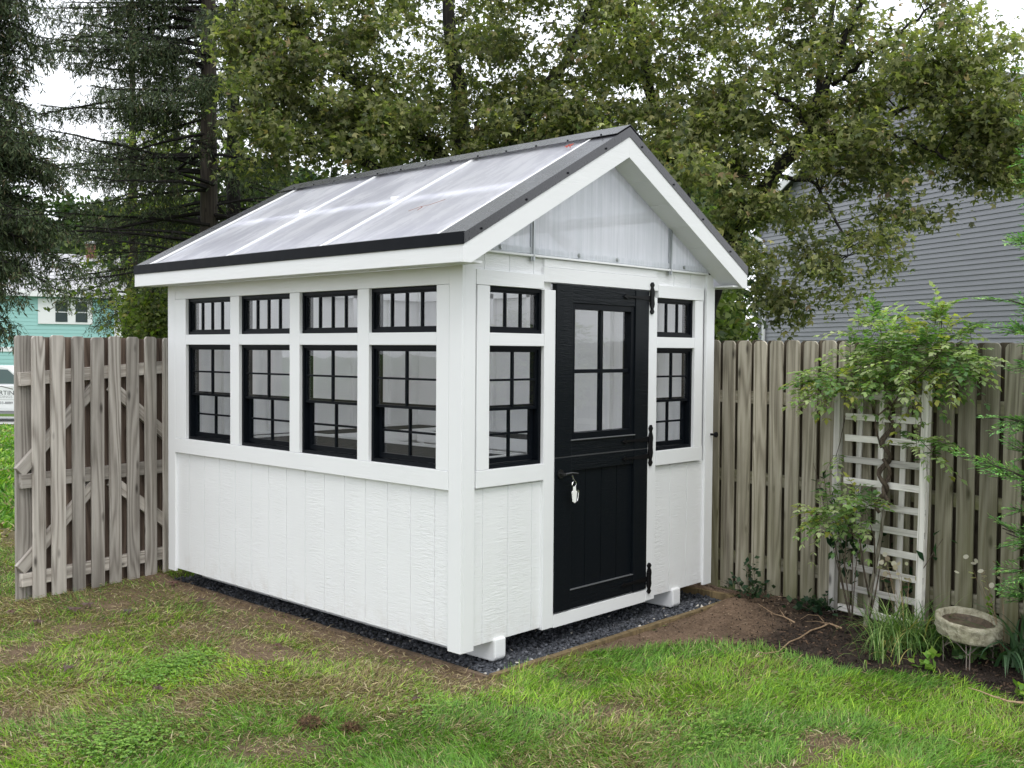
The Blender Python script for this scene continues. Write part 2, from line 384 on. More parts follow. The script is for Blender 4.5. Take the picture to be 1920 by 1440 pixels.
Q = np.stack([I[:-1, :-1], I[1:, :-1], I[1:, 1:], I[:-1, 1:]], -1).reshape(-1, 4)
bb = np.clip(bare(X, Y) * 1.1, 0, 1)[..., None]; far = sstep(8, 13, depth(X, Y))[..., None]
tn = tanf(X, Y)[..., None]
gcol = (np.array([.08, .095, .03]) * (1 - tn) + np.array([.13, .10, .05]) * tn)
gcol = gcol * (1 - bb) + np.array([.19, .135, .09]) * bb
gcol = gcol * (1 - far) + np.array([.085, .15, .028]) * far
gcol = gcol * (.75 + .5 * fbm(X * 11, Y * 11, 5))[..., None]
mg, nt, b, out = mat('lawn_soil'); a = nt.nodes.new('ShaderNodeVertexColor'); a.layer_name = 'Col'
n1 = noise(nt, mapping(nt, (1, 1, 1)), 60, 6, .75); c = mixc(nt, a.outputs[0], ramp(nt, n1, [(.3, .45), (.7, 1.5)]), 1., 'MULTIPLY')
nt.links.new(c, b.inputs['Base Color']); b.inputs['Roughness'].default_value = .95; b.inputs['Specular IOR Level'].default_value = .15; bump(nt, b, n1, .9, .02)
go = quads_np('ground', np.stack([X, Y, Z], -1).reshape(-1, 3), Q, mg, None, gcol.reshape(-1, 3), True); tag(go, kind='structure')
# garden bed sheet
bxs = np.arange(.3, 2.95, .035); bys = np.arange(-6, 3.7, .035); X, Y = np.meshgrid(bxs, bys, indexing='ij')
inb = bedf(X, Y)
def bedz(x, y): 
    e = sstep(-.1, .9, x - .9) * (1 - sstep(-.35, .1, y)) 
    z = gz(x, y) * (1 - p_) if False else gz(x, y)
    return z + .004 + .045 * e * sstep(1.95, 2.45, x) + (fbm(np.asarray(x) * 9, np.asarray(y) * 9, 55) - .4) * .02 * sstep(0, .3, x - .6)
Z = bedz(X, Y); nx, ny = X.shape; I = np.arange(nx * ny).reshape(nx, ny)
Q = np.stack([I[:-1, :-1], I[1:, :-1], I[1:, 1:], I[:-1, 1:]], -1).reshape(-1, 4)
cx = (X[:-1, :-1] + .0175).ravel(); cy = (Y[:-1, :-1] + .0175).ravel(); keep = bedf(cx, cy) & ~((cx < PAD[2] + .03) & (cx > PAD[0]) & (cy > PAD[1] - .01))
Q = Q[keep]; used = np.unique(Q); rm = -np.ones(nx * ny, int); rm[used] = np.arange(len(used)); Q = rm[Q]
V = np.stack([X, Y, Z], -1).reshape(-1, 3)[used]
mul = sstep(-.05, .5, -(V[:, 1] + .5) + .25 * (V[:, 0] - 1.9) + .5 * (fbm(V[:, 0] * 3, V[:, 1] * 3, 60) - .5))[:, None]
bcol = np.array([.21, .145, .10]) * (1 - mul) + np.array([.052, .04, .033]) * mul
bcol = bcol * (.6 + .8 * fbm(V[:, 0] * 14, V[:, 1] * 14, 66))[:, None]
tag(quads_np('garden_bed', V, Q, mg, None, bcol, True), kind='structure')
def mulchf(x, y): return sstep(-.05, .5, -(y + .5) + .25 * (x - 1.9) + .5 * (fbm(x * 3, y * 3, 60) - .5))
# mulch chips, crumbs
n = 15000; x = RNG.uniform(.5, 2.75, n); y = RNG.uniform(-3.2, .6, n); k = bedf(x, y) & ~((x < PAD[2] + .05) & (y > PAD[1] - .03)); x, y = x[k], y[k]; n = len(x)
mu = mulchf(x, y); col = np.where(RNG.random((n, 1)) < (.25 + .75 * mu)[:, None], pal(n, [(.05, .038, .03), (.08, .055, .04), (.022, .018, .016), (.14, .09, .06)], [4, 3, 3, 1]), pal(n, [(.22, .155, .105), (.16, .11, .075), (.32, .24, .17)], [4, 3, 1]))
P = np.stack([x, y, bedz(x, y) + .002], 1)
chip = (np.array([[0, -.3, 0], [1, -.2, 0], [1, .2, 0], [0, .3, 0], [.1, -.2, .25], [.9, -.15, .22], [.9, .15, .22], [.1, .2, .25]]), np.array([[4, 5, 6, 7], [0, 1, 5, 4], [1, 2, 6, 5], [2, 3, 7, 6], [3, 0, 4, 7]]))
sz = RNG.uniform(.006, .03, n) * (.55 + .45 * mu)
tag(scatter('mulch_chips', P, rdir(n, .05, .35), np.tile([0, 0, 1.], (n, 1)) + .3 * RNG.normal(size=(n, 3)), sz, sz * .6, col, chip, M['debris']), 'dark bark mulch and crumbs of soil over the garden bed', 'mulch', kind='stuff')
# gravel
n = 16000; x = RNG.uniform(PAD[0] + .03, PAD[2] - .03, n); y = np.where(RNG.random(n) < .7, RNG.uniform(PAD[1] + .03, .45, n), RNG.uniform(.4, PAD[3], n)); x = np.where((y > .45) & (RNG.random(n) < .75), RNG.uniform(PAD[0] + .03, .4, n), x)
ico = [(0, 0, -1), (.72, -.53, -.45), (-.28, -.85, -.45), (-.89, 0, -.45), (-.28, .85, -.45), (.72, .53, -.45), (.28, -.85, .45), (-.72, -.53, .45), (-.72, .53, .45), (.28, .85, .45), (.89, 0, .45), (0, 0, 1)]
fi = [(0, 1, 2), (1, 0, 5), (0, 2, 3), (0, 3, 4), (0, 4, 5), (1, 5, 10), (2, 1, 6), (3, 2, 7), (4, 3, 8), (5, 4, 9), (1, 10, 6), (2, 6, 7), (3, 7, 8), (4, 8, 9), (5, 9, 10), (6, 10, 11), (7, 6, 11), (8, 7, 11), (9, 8, 11), (10, 9, 11)]
tv = np.array(ico) * .5; s3 = RNG.uniform(.008, .017, (n, 1)) * np.array([[1.25, .9, .5]]) * RNG.uniform(.7, 1.4, (n, 3))
V = tv[None] * s3[:, None, :] * 1.6 * (1 + .18 * RNG.normal(size=(n, 12, 1)))
D = rdir(n, 0, .35); Yv = norm(np.cross(np.tile([0, 0, 1.], (n, 1)) + .35 * RNG.normal(size=(n, 3)), D)); Zv = np.cross(D, Yv)
V = V[..., 0:1] * D[:, None] + V[..., 1:2] * Yv[:, None] + V[..., 2:3] * Zv[:, None]
V = V + np.stack([x, y, -.03 + RNG.uniform(0, .022, n)], 1)[:, None]
col = pal(n, [(.075, .08, .092), (.05, .055, .065), (.12, .125, .14), (.55, .52, .47)], [6, 5, 2, .06], .25)
pale = (RNG.random(n) < .10) & (np.abs(y - PAD[1] - .05) < .05); col[pale] = pal(pale.sum(), [(.5, .47, .42), (.3, .25, .2), (.4, .4, .4)], [3, 1, 1])
Qt = ((np.arange(n) * 12)[:, None, None] + np.array(fi)[None]).reshape(-1, 3)
tag(quads_np('gravel', V.reshape(-1, 3), Qt, M['stone'], None, np.repeat(col, 12, 0)), 'dark blue grey crushed stone spread under the shed', 'gravel', kind='stuff')
mp_, nt, b, out = mat('gravel_bed'); n1 = noise(nt, mapping(nt, (1, 1, 1)), 70, 5, .7); nt.links.new(ramp(nt, n1, [(.3, (.02, .022, .027)), (.7, (.08, .085, .1))]), b.inputs['Base Color']); b.inputs['Roughness'].default_value = .9; bump(nt, b, n1, 1, .02)
tag(MB().poly([(PAD[0], PAD[1], -.022), (PAD[2], PAD[1], -.022), (PAD[2], PAD[3], -.022), (PAD[0], PAD[3], -.022)], [(0, 1, 2, 3)]).build('gravel_base', mp_), kind='structure')
# timber edging of the pad
ed = empty('timber_edging', (PAD[0], PAD[1], 0), label='low pine timber edging around the dark gravel pad', cat='edging')
e = .04
def eboard(a, b_, w_, h, mt='board'):
    a = np.array(a, float); b_ = np.array(b_, float); n = 14; mb = MB(); t = norm((b_ - a)[None])[0]; s_ = np.array([-t[1], t[0], 0]) * w_ / 2
    pts = [a + (b_ - a) * i / n + np.array([0, 0, random.uniform(-.003, .003)]) for i in range(n + 1)]
    v = []; 
    for p in pts: v += [p - s_ + [0, 0, -.06], p + s_ + [0, 0, -.06], p + s_ + [0, 0, h], p - s_ + [0, 0, h]]
    f = [(0, 1, 2, 3), (4 * n, 4 * n + 3, 4 * n + 2, 4 * n + 1)]
    for i in range(n):
        for k in range(4): f.append((4 * i + k, 4 * i + (k + 1) % 4, 4 * i + 4 + (k + 1) % 4, 4 * i + 4 + k))
    mb.poly(v, f).build('edging_board', M[mt], ed)
eboard((PAD[0] - .02, PAD[1] - .02, 0), (PAD[2] + .04, PAD[1] - .02, 0), e, .018)
eboard((PAD[0] - .02, PAD[1], 0), (PAD[0] - .02, PAD[3], 0), .03, .004, 'board_old')
eboard((PAD[2] + .02, PAD[1], 0), (PAD[2] + .02, PAD[3], 0), e, .022)

# ---------------------------------------------------------------- shed
shed = empty('garden_shed', (0, 0, 0), label='white greenhouse shed with black windows, black door and translucent roof', cat='shed')
TT, TB, LT, LB = 2.068, 1.813, 1.743, 1.069
SOF = 2.165
# floor and skids
bx('floor', M['interior'], shed, .035, .035, .13, W - .035, L - .035, .185)
for x in (.31, 2.02): 
    MB().prism([(x - .045, .0, .13), (x - .045, .0, .02), (x - .045, .02, .0), (x - .045, L - .02, .0), (x - .045, L, .02), (x - .045, L, .13)], (.09, 0, 0)).build('skid', M['trim_h'], shed, bevel=.01)
zs0, zs1 = .118, .966
def siding(name, side, a, b_, z0, z1, g0, sp=.1985, u=.0):
    """grooved sheet: side 'x-','x+','y-','y+' ; a..b along the wall"""
    mb = MB(); gs = []; g = g0
    while g < b_:
        if g > a: gs.append(g)
        g += sp
    edges = [a] + sum([[g - .0025, g + .0025] for g in gs], []) + [b_]
    def bb(p, q, d0, d1, zz0, zz1):
        if side == 'x-': mb.box(d0, p, zz0, d1, q, zz1)
        if side == 'x+': mb.box(W - d0, p, zz0, W - d1, q, zz1)
        if side == 'y-': mb.box(p, d0, zz0, q, d1, zz1)
        if side == 'y+': mb.box(p, L - d0, zz0, q, L - d1, zz1)
    bb(a, b_, .0225, .034, z0, z1)
    for i in range(0, len(edges), 2): bb(edges[i], edges[i + 1], .019, .0227, z0, z1)
    return mb.build(name, M['siding'], shed)
# left wall (faces -x)
siding('siding', 'x-', .09, L - .09, zs0, zs1, .225)
siding('siding', 'y-', .10, .655, zs0, zs1, .181); siding('siding', 'y-', 1.756, 2.352, zs0, zs1, .181 + 8 * .1975 + .19)
siding('siding', 'y-', .09, .66, 2.150, 2.245, .181); siding('siding', 'y-', 1.756, 2.352, 2.150, 2.245, .181)
siding('siding', 'x+', .09, L - .09, zs0, SOF, .2); siding('siding', 'y+', .09, W - .09, zs0, SOF + .05, .2)
ys = [(2.2433, 2.8256), (1.5571, 2.1364), (.8782, 1.4523), (.2002, .7738)]
# wall cores (framing) - left
def core(name, fn, spans, zb=.19, zt=SOF, hi=None):
    mb = MB(); cur = spans[0]
    return mb
mb = MB(); c0, c1 = .0345, .085
mb.box(c0, .05, .19, c1, L - .05, LB); mb.box(c0, .05, LT, c1, L - .05, TB); mb.box(c0, .05, TT, c1, L - .05, SOF + .02)
e_ = [.05] + [v for p in reversed(ys) for v in p] + [L - .05]
for i in range(0, len(e_), 2):
    mb.box(c0, e_[i], LB, c1, e_[i + 1], LT); mb.box(c0, e_[i], TB, c1, e_[i + 1], TT)
for i in (2, 4, 6): mb.box(c1, e_[i] + .03, .19, c1 + .012, e_[i + 1] - .03, SOF)
mb.build('wall_framing', M['interior'], shed)
# gable front core
X0, X1, XD0, XD1, X2, X3 = .2081, .6538, .7498, 1.6626, 1.7571, 2.1981
mb = MB(); g0, g1 = .0345, .085
mb.box(.086, g0, .19, XD0, g1, LB); mb.box(XD1, g0, .19, W - .086, g1, LB)
for a, b_ in ((.086, X0), (X1, XD0), (XD1, X2), (X3, W - .086)): mb.box(a, g0, LB, b_, g1, TT)
mb.box(X0, g0, LT, X1, g1, TB); mb.box(X2, g0, LT, X3, g1, TB); mb.box(.086, g0, TT + .045, W - .086, g1, 2.245)
mb.box(.086, g0, TT, XD0, g1, TT + .045); mb.box(XD1, g0, TT, W - .086, g1, TT + .045)
mb.build('wall_framing', M['interior'], shed)
# far walls, inside lining with studs
mb = MB(); mb.box(W - .06, .09, .19, W - .0345, L - .0345, SOF + .05)
for y in np.arange(.45, L - .2, .406): mb.box(W - .1, y - .019, .19, W - .06, y + .019, SOF + .02)
mb.box(W - .1, .09, SOF - .02, W - .0601, L - .1, SOF + .06); mb.build('wall_lining', M['interior'], shed)
mb = MB(); mb.box(.0345, L - .06, .19, W - .0605, L - .0345, SOF + .06)
for x in np.arange(.42, W - .2, .406): mb.box(x - .019, L - .1, .19, x + .019, L - .06, SOF + .02)
mb.box(.09, L - .1, SOF - .02, W - .1005, L - .0601, SOF + .06); mb.build('wall_lining', M['interior'], shed)
# corner boards
def corner(x, y, sx, sy, zt):
    a, t = .1, .019
    mb = MB()
    mb.box(x, y, .10, x + sx * t, y + sy * a, zt[0]); mb.box(x + sx * t, y, .10, x + sx * a, y + sy * t, zt[1])
    mb.build('corner_board', M['trim_v'], shed, bevel=.002)
corner(0, 0, 1, 1, (SOF, 2.25)); corner(W, 0, -1, 1, (SOF, 2.25)); corner(0, L, 1, -1, (SOF, SOF)); corner(W, L, -1, -1, (SOF, SOF))
T = .0015
# left wall trim boards (outer face x=0)
def tl(y0, y1, z0, z1, m_='trim_h', x0=.0, x1=.0342): bx('trim_board', M[m_], shed, x0, y0, z0, x1, y1, z1, bevel=.002)
tl(.1 + T, L - .1 - T, zs1, LB, x0=-.004); tl(.1 + T, L - .1 - T, TT, SOF, x0=.002); 
tl(.1 + T, .2002, LB + T, TT - T, 'trim_v'); tl(2.8256, L - .1 - T, LB + T, TT - T, 'trim_v')
for a, b_ in ((.7738, .8782), (1.4523, 1.5571), (2.1364, 2.2433)): tl(a, b_, LB + T, TT - T, 'trim_v')
for a, b_ in ys: tl(a + T, b_ - T, LT, TB, x0=.001)
# gable trims (outer face y=0)
def tg(x0, x1, z0, z1, m_='trim_h', y0=.0, y1=.0342): bx('trim_board', M[m_], shed, x0, y0, z0, x1, y1, z1, bevel=.002)
tg(.1 + .012, X0, LB + T, TT - T, 'trim_v'); tg(X3, W - .1 - .045, LB + T, TT - T, 'trim_v')
tg(.1 + .008, X1 - T, zs1 + .01, LB, y0=-.004); tg(X2 + T, W - .1 - .04, zs1 + .01, LB, y0=-.004)
tg(X1, XD0, .105, TT - T, 'trim_v'); tg(XD1, X2, .105, TT - T, 'trim_v')
tg(X0 + T, X1 - T, LT, TB, y0=.001); tg(X2 + T, X3 - T, LT, TB, y0=.001)
tg(.1 + .003, X1 - .01, TT, 2.15, y0=-.003); tg(X2 + .01, W - .1 - .04, TT, 2.15, y0=-.003); tg(X1 - .008, X2 + .008, TT + .043, 2.195, y0=-.001)
MB().box(X1, .004, 2.197, X2, .034, 2.243).build('trim_board', M['siding'], shed)
bx('door_sill', M['trim_h'], shed, XD0 + T, .0, .10, XD1 - T, .034, .178)
bx('drip_cap', M['trim_h'], shed, .1, -.012, 2.2455, W - .1, .034, 2.258)

# windows
def sash(parent, name, w_, z0, z1, y0, y1, fr, nv, nh, mt=.012):
    mb = MB(); a = w_ / 2
    mb.box(-a, y0, z0, -a + fr, y1, z1); mb.box(a - fr, y0, z0, a, y1, z1); mb.box(-a + fr, y0, z0, a - fr, y1, z0 + fr * 1.15); mb.box(-a + fr, y0, z1 - fr, a - fr, y1, z1)
    ym = (y0 + y1) / 2
    for k in range(nv):
        x = -a + fr + (w_ - 2 * fr) * (k + 1) / (nv + 1); mb.box(x - mt / 2, ym - .009, z0 + fr, x + mt / 2, ym + .009, z1 - fr)
    for k in range(nh):
        z = z0 + fr + (z1 - z0 - 2 * fr) * (k + 1) / (nh + 1); mb.box(-a + fr, ym - .0085, z - mt / 2, a - fr, ym + .0085, z + mt / 2)
    return mb.build(name, M['frame'], parent, local=True)
def pane(parent, w_, z0, z1, y, m_='glass'):
    a = w_ / 2; return MB().box(-a, y - .0015, z0, a, y + .0015, z1).build('pane', M[m_], parent, local=True)
def window(w_, h, kind, nv):
    a = w_ / 2; f = .021; mb = MB(); y0, y1 = .022, .092
    mb.box(-a + .001, y0, .001, -a + f, y1, h - .001); mb.box(a - f, y0, .001, a - .001, y1, h - .001); mb.box(-a + f, y0, .001, a - f, y1, f); mb.box(-a + f, y0, h - f, a - f, y1, h - .001)
    o = mb.build('window', M['frame'], shed, local=True)
    wi = w_ - 2 * f - .001
    if kind == 'transom':
        sash(o, 'sash', wi, f, h - f, .034, .052, .012, nv, 0); pane(o, wi - .02, f + .01, h - f - .01, .043)
    else:
        zm = h * .477
        sash(o, 'upper_sash', wi, zm - .005, h - f, .034, .052, .014, 1, 1); pane(o, wi - .022, zm + .008, h - f - .01, .043)
        sash(o, 'lower_sash', wi - .012, f + .004, zm + .022, .058, .080, .024, 1, 1); pane(o, wi - .045, f + .02, zm + .005, .069, 'glass_low')
    return o
def put(o, loc, rz, first):
    c = o if first else copy_tree(o, shed)
    c.location = loc; c.rotation_euler = (0, 0, rz); return c
wl = window(.578, LT - LB, 'low', 1); wt = window(.578, TT - TB, 'transom', 3)
for i, (a, b_) in enumerate(ys):
    put(wl, (0, (a + b_) / 2, LB), -math.pi / 2, i == 0); put(wt, (0, (a + b_) / 2, TB), -math.pi / 2, i == 0)
wl = window(.4433, LT - LB, 'low', 1); wt = window(.4433, TT - TB, 'transom', 2)
for i, (a, b_) in enumerate(((X0, X1), (X2, X3))):
    put(wl, ((a + b_) / 2, 0, LB), 0, i == 0); put(wt, ((a + b_) / 2, 0, TB), 0, i == 0)

# door (two leaves)
y0, y1 = -.006, .03
def door_leaf(name, boards, panel):
    (x0, x1, z0, z1, yy) = boards[0][0]; o = bx(name, M['black_v'], shed, x0, yy, z0, x1, y1, z1)
    (x0, x1, z0, z1, yy) = boards[0][1]; bx('stile', M['black_v'], o, x0, yy, z0, x1, y1, z1)
    for (x0, x1, z0, z1, yy) in boards[1]: bx('rail', M['black_h'], o, x0, yy, z0, x1, y1, z1)
    return o
a0, a1, b0, b1 = XD0 + .003, .897, 1.517, XD1 - .003
ZS = 1.095
up = door_leaf('upper_door', ([(a0, a1, ZS + .003, 2.106, y0), (b0, b1, ZS + .003, 2.106, y0)], [(a1 + .001, b0 - .001, 2.0, 2.106, y0 + .004), (a1 + .001, b0 - .001, ZS + .003, 1.196, y0 + .004)]), 0)
lo = door_leaf('lower_door', ([(a0, a1, .187, ZS - .002, y0), (b0, b1, .187, ZS - .002, y0)], [(a1 + .001, b0 - .001, 1.008, ZS - .002, y0 + .004), (a1 + .001, b0 - .001, .187, .298, y0 + .004)]), 0)
mb = MB(); xs = np.linspace(a1, b0, 5)
for i in range(4): mb.box(xs[i] + .002, .014, .298, xs[i + 1] - .002, .022, 1.008)
mb.box(a1, .0215, .298, b0, .029, 1.008); mb.build('panel', M['black_v'], lo)
f = .035; ww = b0 - a1; mb = MB()
mb.box(a1, .004, 1.196, a1 + f, .07, 2.0); mb.box(b0 - f, .004, 1.196, b0, .07, 2.0); mb.box(a1 + f, .004, 1.196, b0 - f, .07, 1.196 + f); mb.box(a1 + f, .004, 2.0 - f, b0 - f, .07, 2.0)
xm = (a1 + b0) / 2; mb.box(xm - .013, .02, 1.196 + f, xm + .013, .045, 2.0 - f); mb.box(a1 + f, .021, 1.585, b0 - f, .044, 1.608)
mb.build('door_window_frame', M['frame'], up, bevel=.002)
MB().box(a1 + f - .005, .031, 1.196 + f - .005, b0 - f + .005, .034, 2.0 - f + .005).build('pane', M['glass'], up)
bx('ledge', plain('dark_grey_ledge', (.10, .105, .11), .5), up, a1 - .01, -.012, 1.187, b0 + .002, .002, 1.1945)  # thin ledge in a lighter grey than the black door
MB().box(a0, -.004, ZS - .003, b1, .028, ZS + .004).build('weather_strip', plain('dark_grey_strip', (.05, .052, .056), .4), up)
bx('ledge', plain('dark_grey_ledge', (.10, .105, .11), .5), lo, a1 - .004, -.008, .2985, b0 + .002, .013, .303)
bx('astragal', M['black_v'], up, a0 - .0, .03, ZS + .003, b1, .04, 1.19)
# hinges
def hinge(zc, hh, straps):
    x = 1.69; hp = hh / 2
    prof = [(0, .005), (.08, .019), (.16, .008), (.24, .017), (.32, .022), (.45, .017), (.5, .018)]
    prof = prof + [(1 - a, b_) for a, b_ in reversed(prof[:-1])]
    L_ = [(x - b_, zc - hp + 2 * hp * a) for a, b_ in prof]; R_ = [(x + b_, zc - hp + 2 * hp * a) for a, b_ in reversed(prof)]
    o = MB().prism([(p, -.012, z) for p, z in L_ + R_], (0, .0115, 0)).build('hinge', M['iron'], shed)
    MB().tube([(1.668, -.014, zc - hp * .42), (1.668, -.014, zc + hp * .42)], .008, 8).build('knuckle', M['iron'], o)
    for zs in straps:
        w1 = .017
        pts = [(1.67, zs - w1), (1.60, zs - .012), (1.50, zs - .007), (1.43, zs - .006), (1.425, zs - .017), (1.385, zs), (1.425, zs + .017), (1.43, zs + .006), (1.50, zs + .007), (1.60, zs + .012), (1.67, zs + w1)]
        MB().prism([(p, -.0115, z) for p, z in pts], (0, .005, 0)).build('strap', M['iron'], o)
hinge(2.06, .205, [2.06]); hinge(1.112, .265, [1.155, 1.045]); hinge(.25, .2, [.25])
# handle
mb = MB(); hc = (.795, 0, 1.0); mb.tube([(hc[0], -.006, hc[2]), (hc[0], -.016, hc[2])], .026, 16); mb.tube([(hc[0], -.014, hc[2]), (hc[0], -.05, hc[2])], .009, 8); mb.tube([(hc[0] - .005, -.05, hc[2]), (hc[0] + .05, -.052, hc[2] + .004), (hc[0] + .11, -.05, hc[2] - .004)], [.009, .008, .006], 8)
mb.build('door_handle', plain('dark_bronze', (.06, .06, .06), .3, .8), lo, smooth=False)
mb = MB(); mb.tube([(W - .03, .0, 1.146), (W - .03, -.03, 1.146)], .008, 8); mb.tube([(W - .03, -.03, 1.146), (W - .03, -.036, 1.146), (W - .03, -.05, 1.146), (W - .03, -.056, 1.146)], [.01, .019, .019, .008], 12); mb.build('knob', M['iron'], shed)
# keys
kr = empty('key_ring', (.83, -.05, .99), label='silver keys with a white tag hanging from the door handle', cat='keys')
mb = MB(); mb.tube([(.838, -.062, .993), (.85, -.06, .975), (.862, -.058, .965)], .004, 6); mb.tube([(.862 + .018 * math.cos(a), -.058, .94 + .018 * math.sin(a)) for a in np.linspace(0, 6.283, 17)], .0025, 5)
mb.build('ring', M['steel'], kr)
mb = MB(); mb.prism([(.852, -.062, .925), (.872, -.062, .925), (.876, -.062, .90), (.885, -.062, .895), (.878, -.062, .835), (.865, -.062, .828), (.848, -.062, .838), (.84, -.062, .895), (.852, -.062, .903)], (0, .005, 0)); mb.build('tag', M['whiteplastic'], kr)
mb = MB(); mb.tube([(.885, -.066, .895), (.893, -.066, .89), (.89, -.066, .86), (.882, -.066, .84)], .003, 5); mb.prism([(.885, -.068, .905), (.898, -.068, .90), (.898, -.068, .888), (.886, -.068, .885)], (0, .002, 0)); mb.build('key', M['steel'], kr)

# roof
SL = .5432; ZR = 3.0537; XC = W / 2; E = .1511; G0, G1 = -.1639, L + .202
def rz(x, off=0): return ZR - SL * abs(x - XC) - off
cs = 1 / math.sqrt(1 + SL * SL)
def slab(x0, x1, ya, yb, top, th): # follows the slope on one side
    z0, z1 = rz(x0), rz(x1); 
    return [(x0, ya, z0 - top), (x1, ya, z1 - top), (x1, ya, z1 - top - th), (x0, ya, z0 - top - th)], (0, yb - ya, 0)
FW = .205
yi0, yi1 = G0 + FW, G1 - FW
pans = np.linspace(yi0, yi1, 4)
for side in (0, 1):
    xa, xb = (-E, XC) if side == 0 else (XC, W + E)
    ea, eb = ((-E + .012, XC - .03) if side == 0 else (XC + .03, W + E - .012))
    for i in range(3):
        MB().prism(*slab(ea, eb, pans[i] - (.03 if i == 0 else -.004), pans[i + 1] + (.03 if i == 2 else -.004), .012, .01)).build('roof_panel', M['pc_roof'], shed)
    for i in range(4):
        y = pans[i]; mb = MB().prism(*slab(ea - (.006 if side == 0 else 0), eb + (.006 if side else 0), y - .008, y + .008, -.004, .014)); mb.build('glazing_bar', M['bar'], shed)
    # rake flashing, both gables
    for ya, yb, yv in ((G0 - .004, pans[0] + .004, G0 - .004), (pans[3] - .004, G1 + .004, G1 + .001)):
        mb = MB().prism(*slab(xa - (.004 if side == 0 else -.0), xb + (.004 if side else 0), ya, yb, -.002, .003))
        mb.prism(*slab(xa, xb, yv, yv + .003, .001, .055)); mb.build('rake_flashing', M['flash'], shed)
    # ridge cap
    r0, r1 = (XC - .13, XC) if side == 0 else (XC, XC + .13)
    mb = MB().prism(*slab(r0, r1, G0 - .006, G1 + .006, -.016, .003)); 
    mb.build('ridge_cap', M['flash'], shed)
    # screws
    mb = MB()
    for y in np.arange(G0 + .12, G1, .26):
        x = r0 + .008 if side == 0 else r1 - .008; MB().tube([(x, y, rz(x) + .012), (x, y, rz(x) + .024)], .006, 6).build('screw', M['drip'], shed)
    for x in np.arange(xa + .12, xb, .34): MB().tube([(x, G0 - .010, rz(x, .035)), (x, G0 - .002, rz(x, .035))], .006, 6).build('screw', M['drip'], shed)
    xo = -E if side == 0 else W + E; sg = 1 if side == 0 else -1
    # drip edge + eave fascia + soffit
    mb = MB().box(xo - sg * .006, G0 - .003, rz(xo) - .058, xo - sg * .002, G1 + .003, rz(xo) + .002); mb.box(xo - sg * .006, G0 - .003, rz(xo) + .0025, xo + sg * .03, G1 + .003, rz(xo) + .0065)
    mb.build('drip_edge', M['drip'], shed)
    bx('fascia', M['trim_h'], shed, xo, G0 + .0205, SOF - .003, xo + sg * .02, G1 - .0205, rz(xo) - .05)
    mb = MB(); 
    for k in range(6):
        ya = .0 + k * L / 6; mb.box(xo + sg * .02, ya + .001, SOF, -.0005 if side == 0 else W + .0005, ya + L / 6 - .001, SOF + .012)
    mb.build('soffit', M['trim_v'], shed)
    # aluminium sill strip at the eave edge of the panels
    MB().prism(*slab(ea - .004, ea + .012, pans[0], pans[3], -.001, .006) if side == 0 else slab(eb - .012, eb + .004, pans[0], pans[3], -.001, .006)).build('edge_strip', M['alu'], shed)
    # rake boards + rake soffit
    for ya, yb in ((G0, G0 + .02), (G1 - .02, G1)):
        xl = xo; xz = xo + sg * .035
        pts = [(xl, ya, rz(xl) - .05), (XC, ya, ZR - .05), (XC, ya, ZR - .178), ]
        # lower edge meets level return at SOF
        xk = XC - sg * (ZR - .178 - (SOF - .004)) / SL
        pts += [(xk, ya, SOF - .004), (xl, ya, SOF - .004)]
        MB().prism(pts, (0, yb - ya, 0)).build('rake_board', M['trim_h'], shed, bevel=.0015)
    for ya, yb in ((G0 + .02, -.001), (L + .001, G1 - .02)):
        mb = MB(); n = 6
        for k in range(n):
            qa, qb = (xa + .065, xb) if side == 0 else (xa, xb - .065); x0 = qa + (qb - qa) * k / n; x1 = qa + (qb - qa) * (k + 1) / n; sp = .0025 
            mb.prism(*slab(x0 + sp, x1 - sp, ya, yb, .160, .012))
        mb.build('rake_soffit', M['trim_v'], shed)
        mb = MB().box(xo + sg * .02, ya, SOF, (0 if side == 0 else W), yb, SOF + .012); mb.build('soffit', M['trim_v'], shed)
    # rafters and purlin
    for y in (pans[0] + .05, pans[1], pans[2], pans[3] - .05): MB().prism(*slab(xa + (.15 if side == 0 else .021), xb - (.15 if side else .021), y - .019, y + .019, .026, .09)).build('rafter', M['interior'], shed)
    xm_ = (xa + xb) / 2; MB().prism(*slab(xm_ - .03, xm_ + .03, pans[0] + .07, pans[3] - .07, .05, .034)).build('purlin', M['bar'], shed)
# gable glazing
def rl(x): return rz(x) - .162
GB = 2.262
for (ya, yb, mname) in ((.006, .014, 'pc_gable'), (L - .014, L - .006, 'pc_gable')):
    xk = XC - (ZR - .162 - GB) / SL
    for a, b_ in ((xk, .535), (.557, 1.883), (1.905, W - xk)):
        if a < XC < b_: pts = [(a, ya, GB), (b_, ya, GB), (b_, ya, rl(b_)), (XC, ya, rl(XC)), (a, ya, rl(a))]
        elif a < XC: pts = [(a, ya, GB), (b_, ya, GB), (b_, ya, rl(b_))]
        else: pts = [(a, ya, GB), (b_, ya, GB), (a, ya, rl(a))]
        MB().prism(pts, (0, yb - ya, 0)).build('gable_panel', M[mname], shed)
    for x in (.546, 1.894):
        mb = MB().box(x - .016, ya - .012, GB - .04, x + .016, ya - .001, rl(x)); mb.box(x - .004, ya - .018, GB - .04, x + .004, ya - .0125, rl(x)); mb.build('gable_bar', M['alu'], shed)
fr = glass('clear_flashing', (.8, .83, .83)); MB().box(.1, -.004, GB + .001, W - .1, .002, GB + .035).build('sill_channel', M['pc_gable'], shed)
for x in (.28, .95, 1.32, 2.05): MB().tube([(x, -.004, GB + .018), (x, -.016, GB + .018)], [.014, .008], 10).build('washer', M['alu'], shed)
bx('tie_beam', M['interior'], shed, .1, .04, 2.25, W - .1, .08, 2.285)
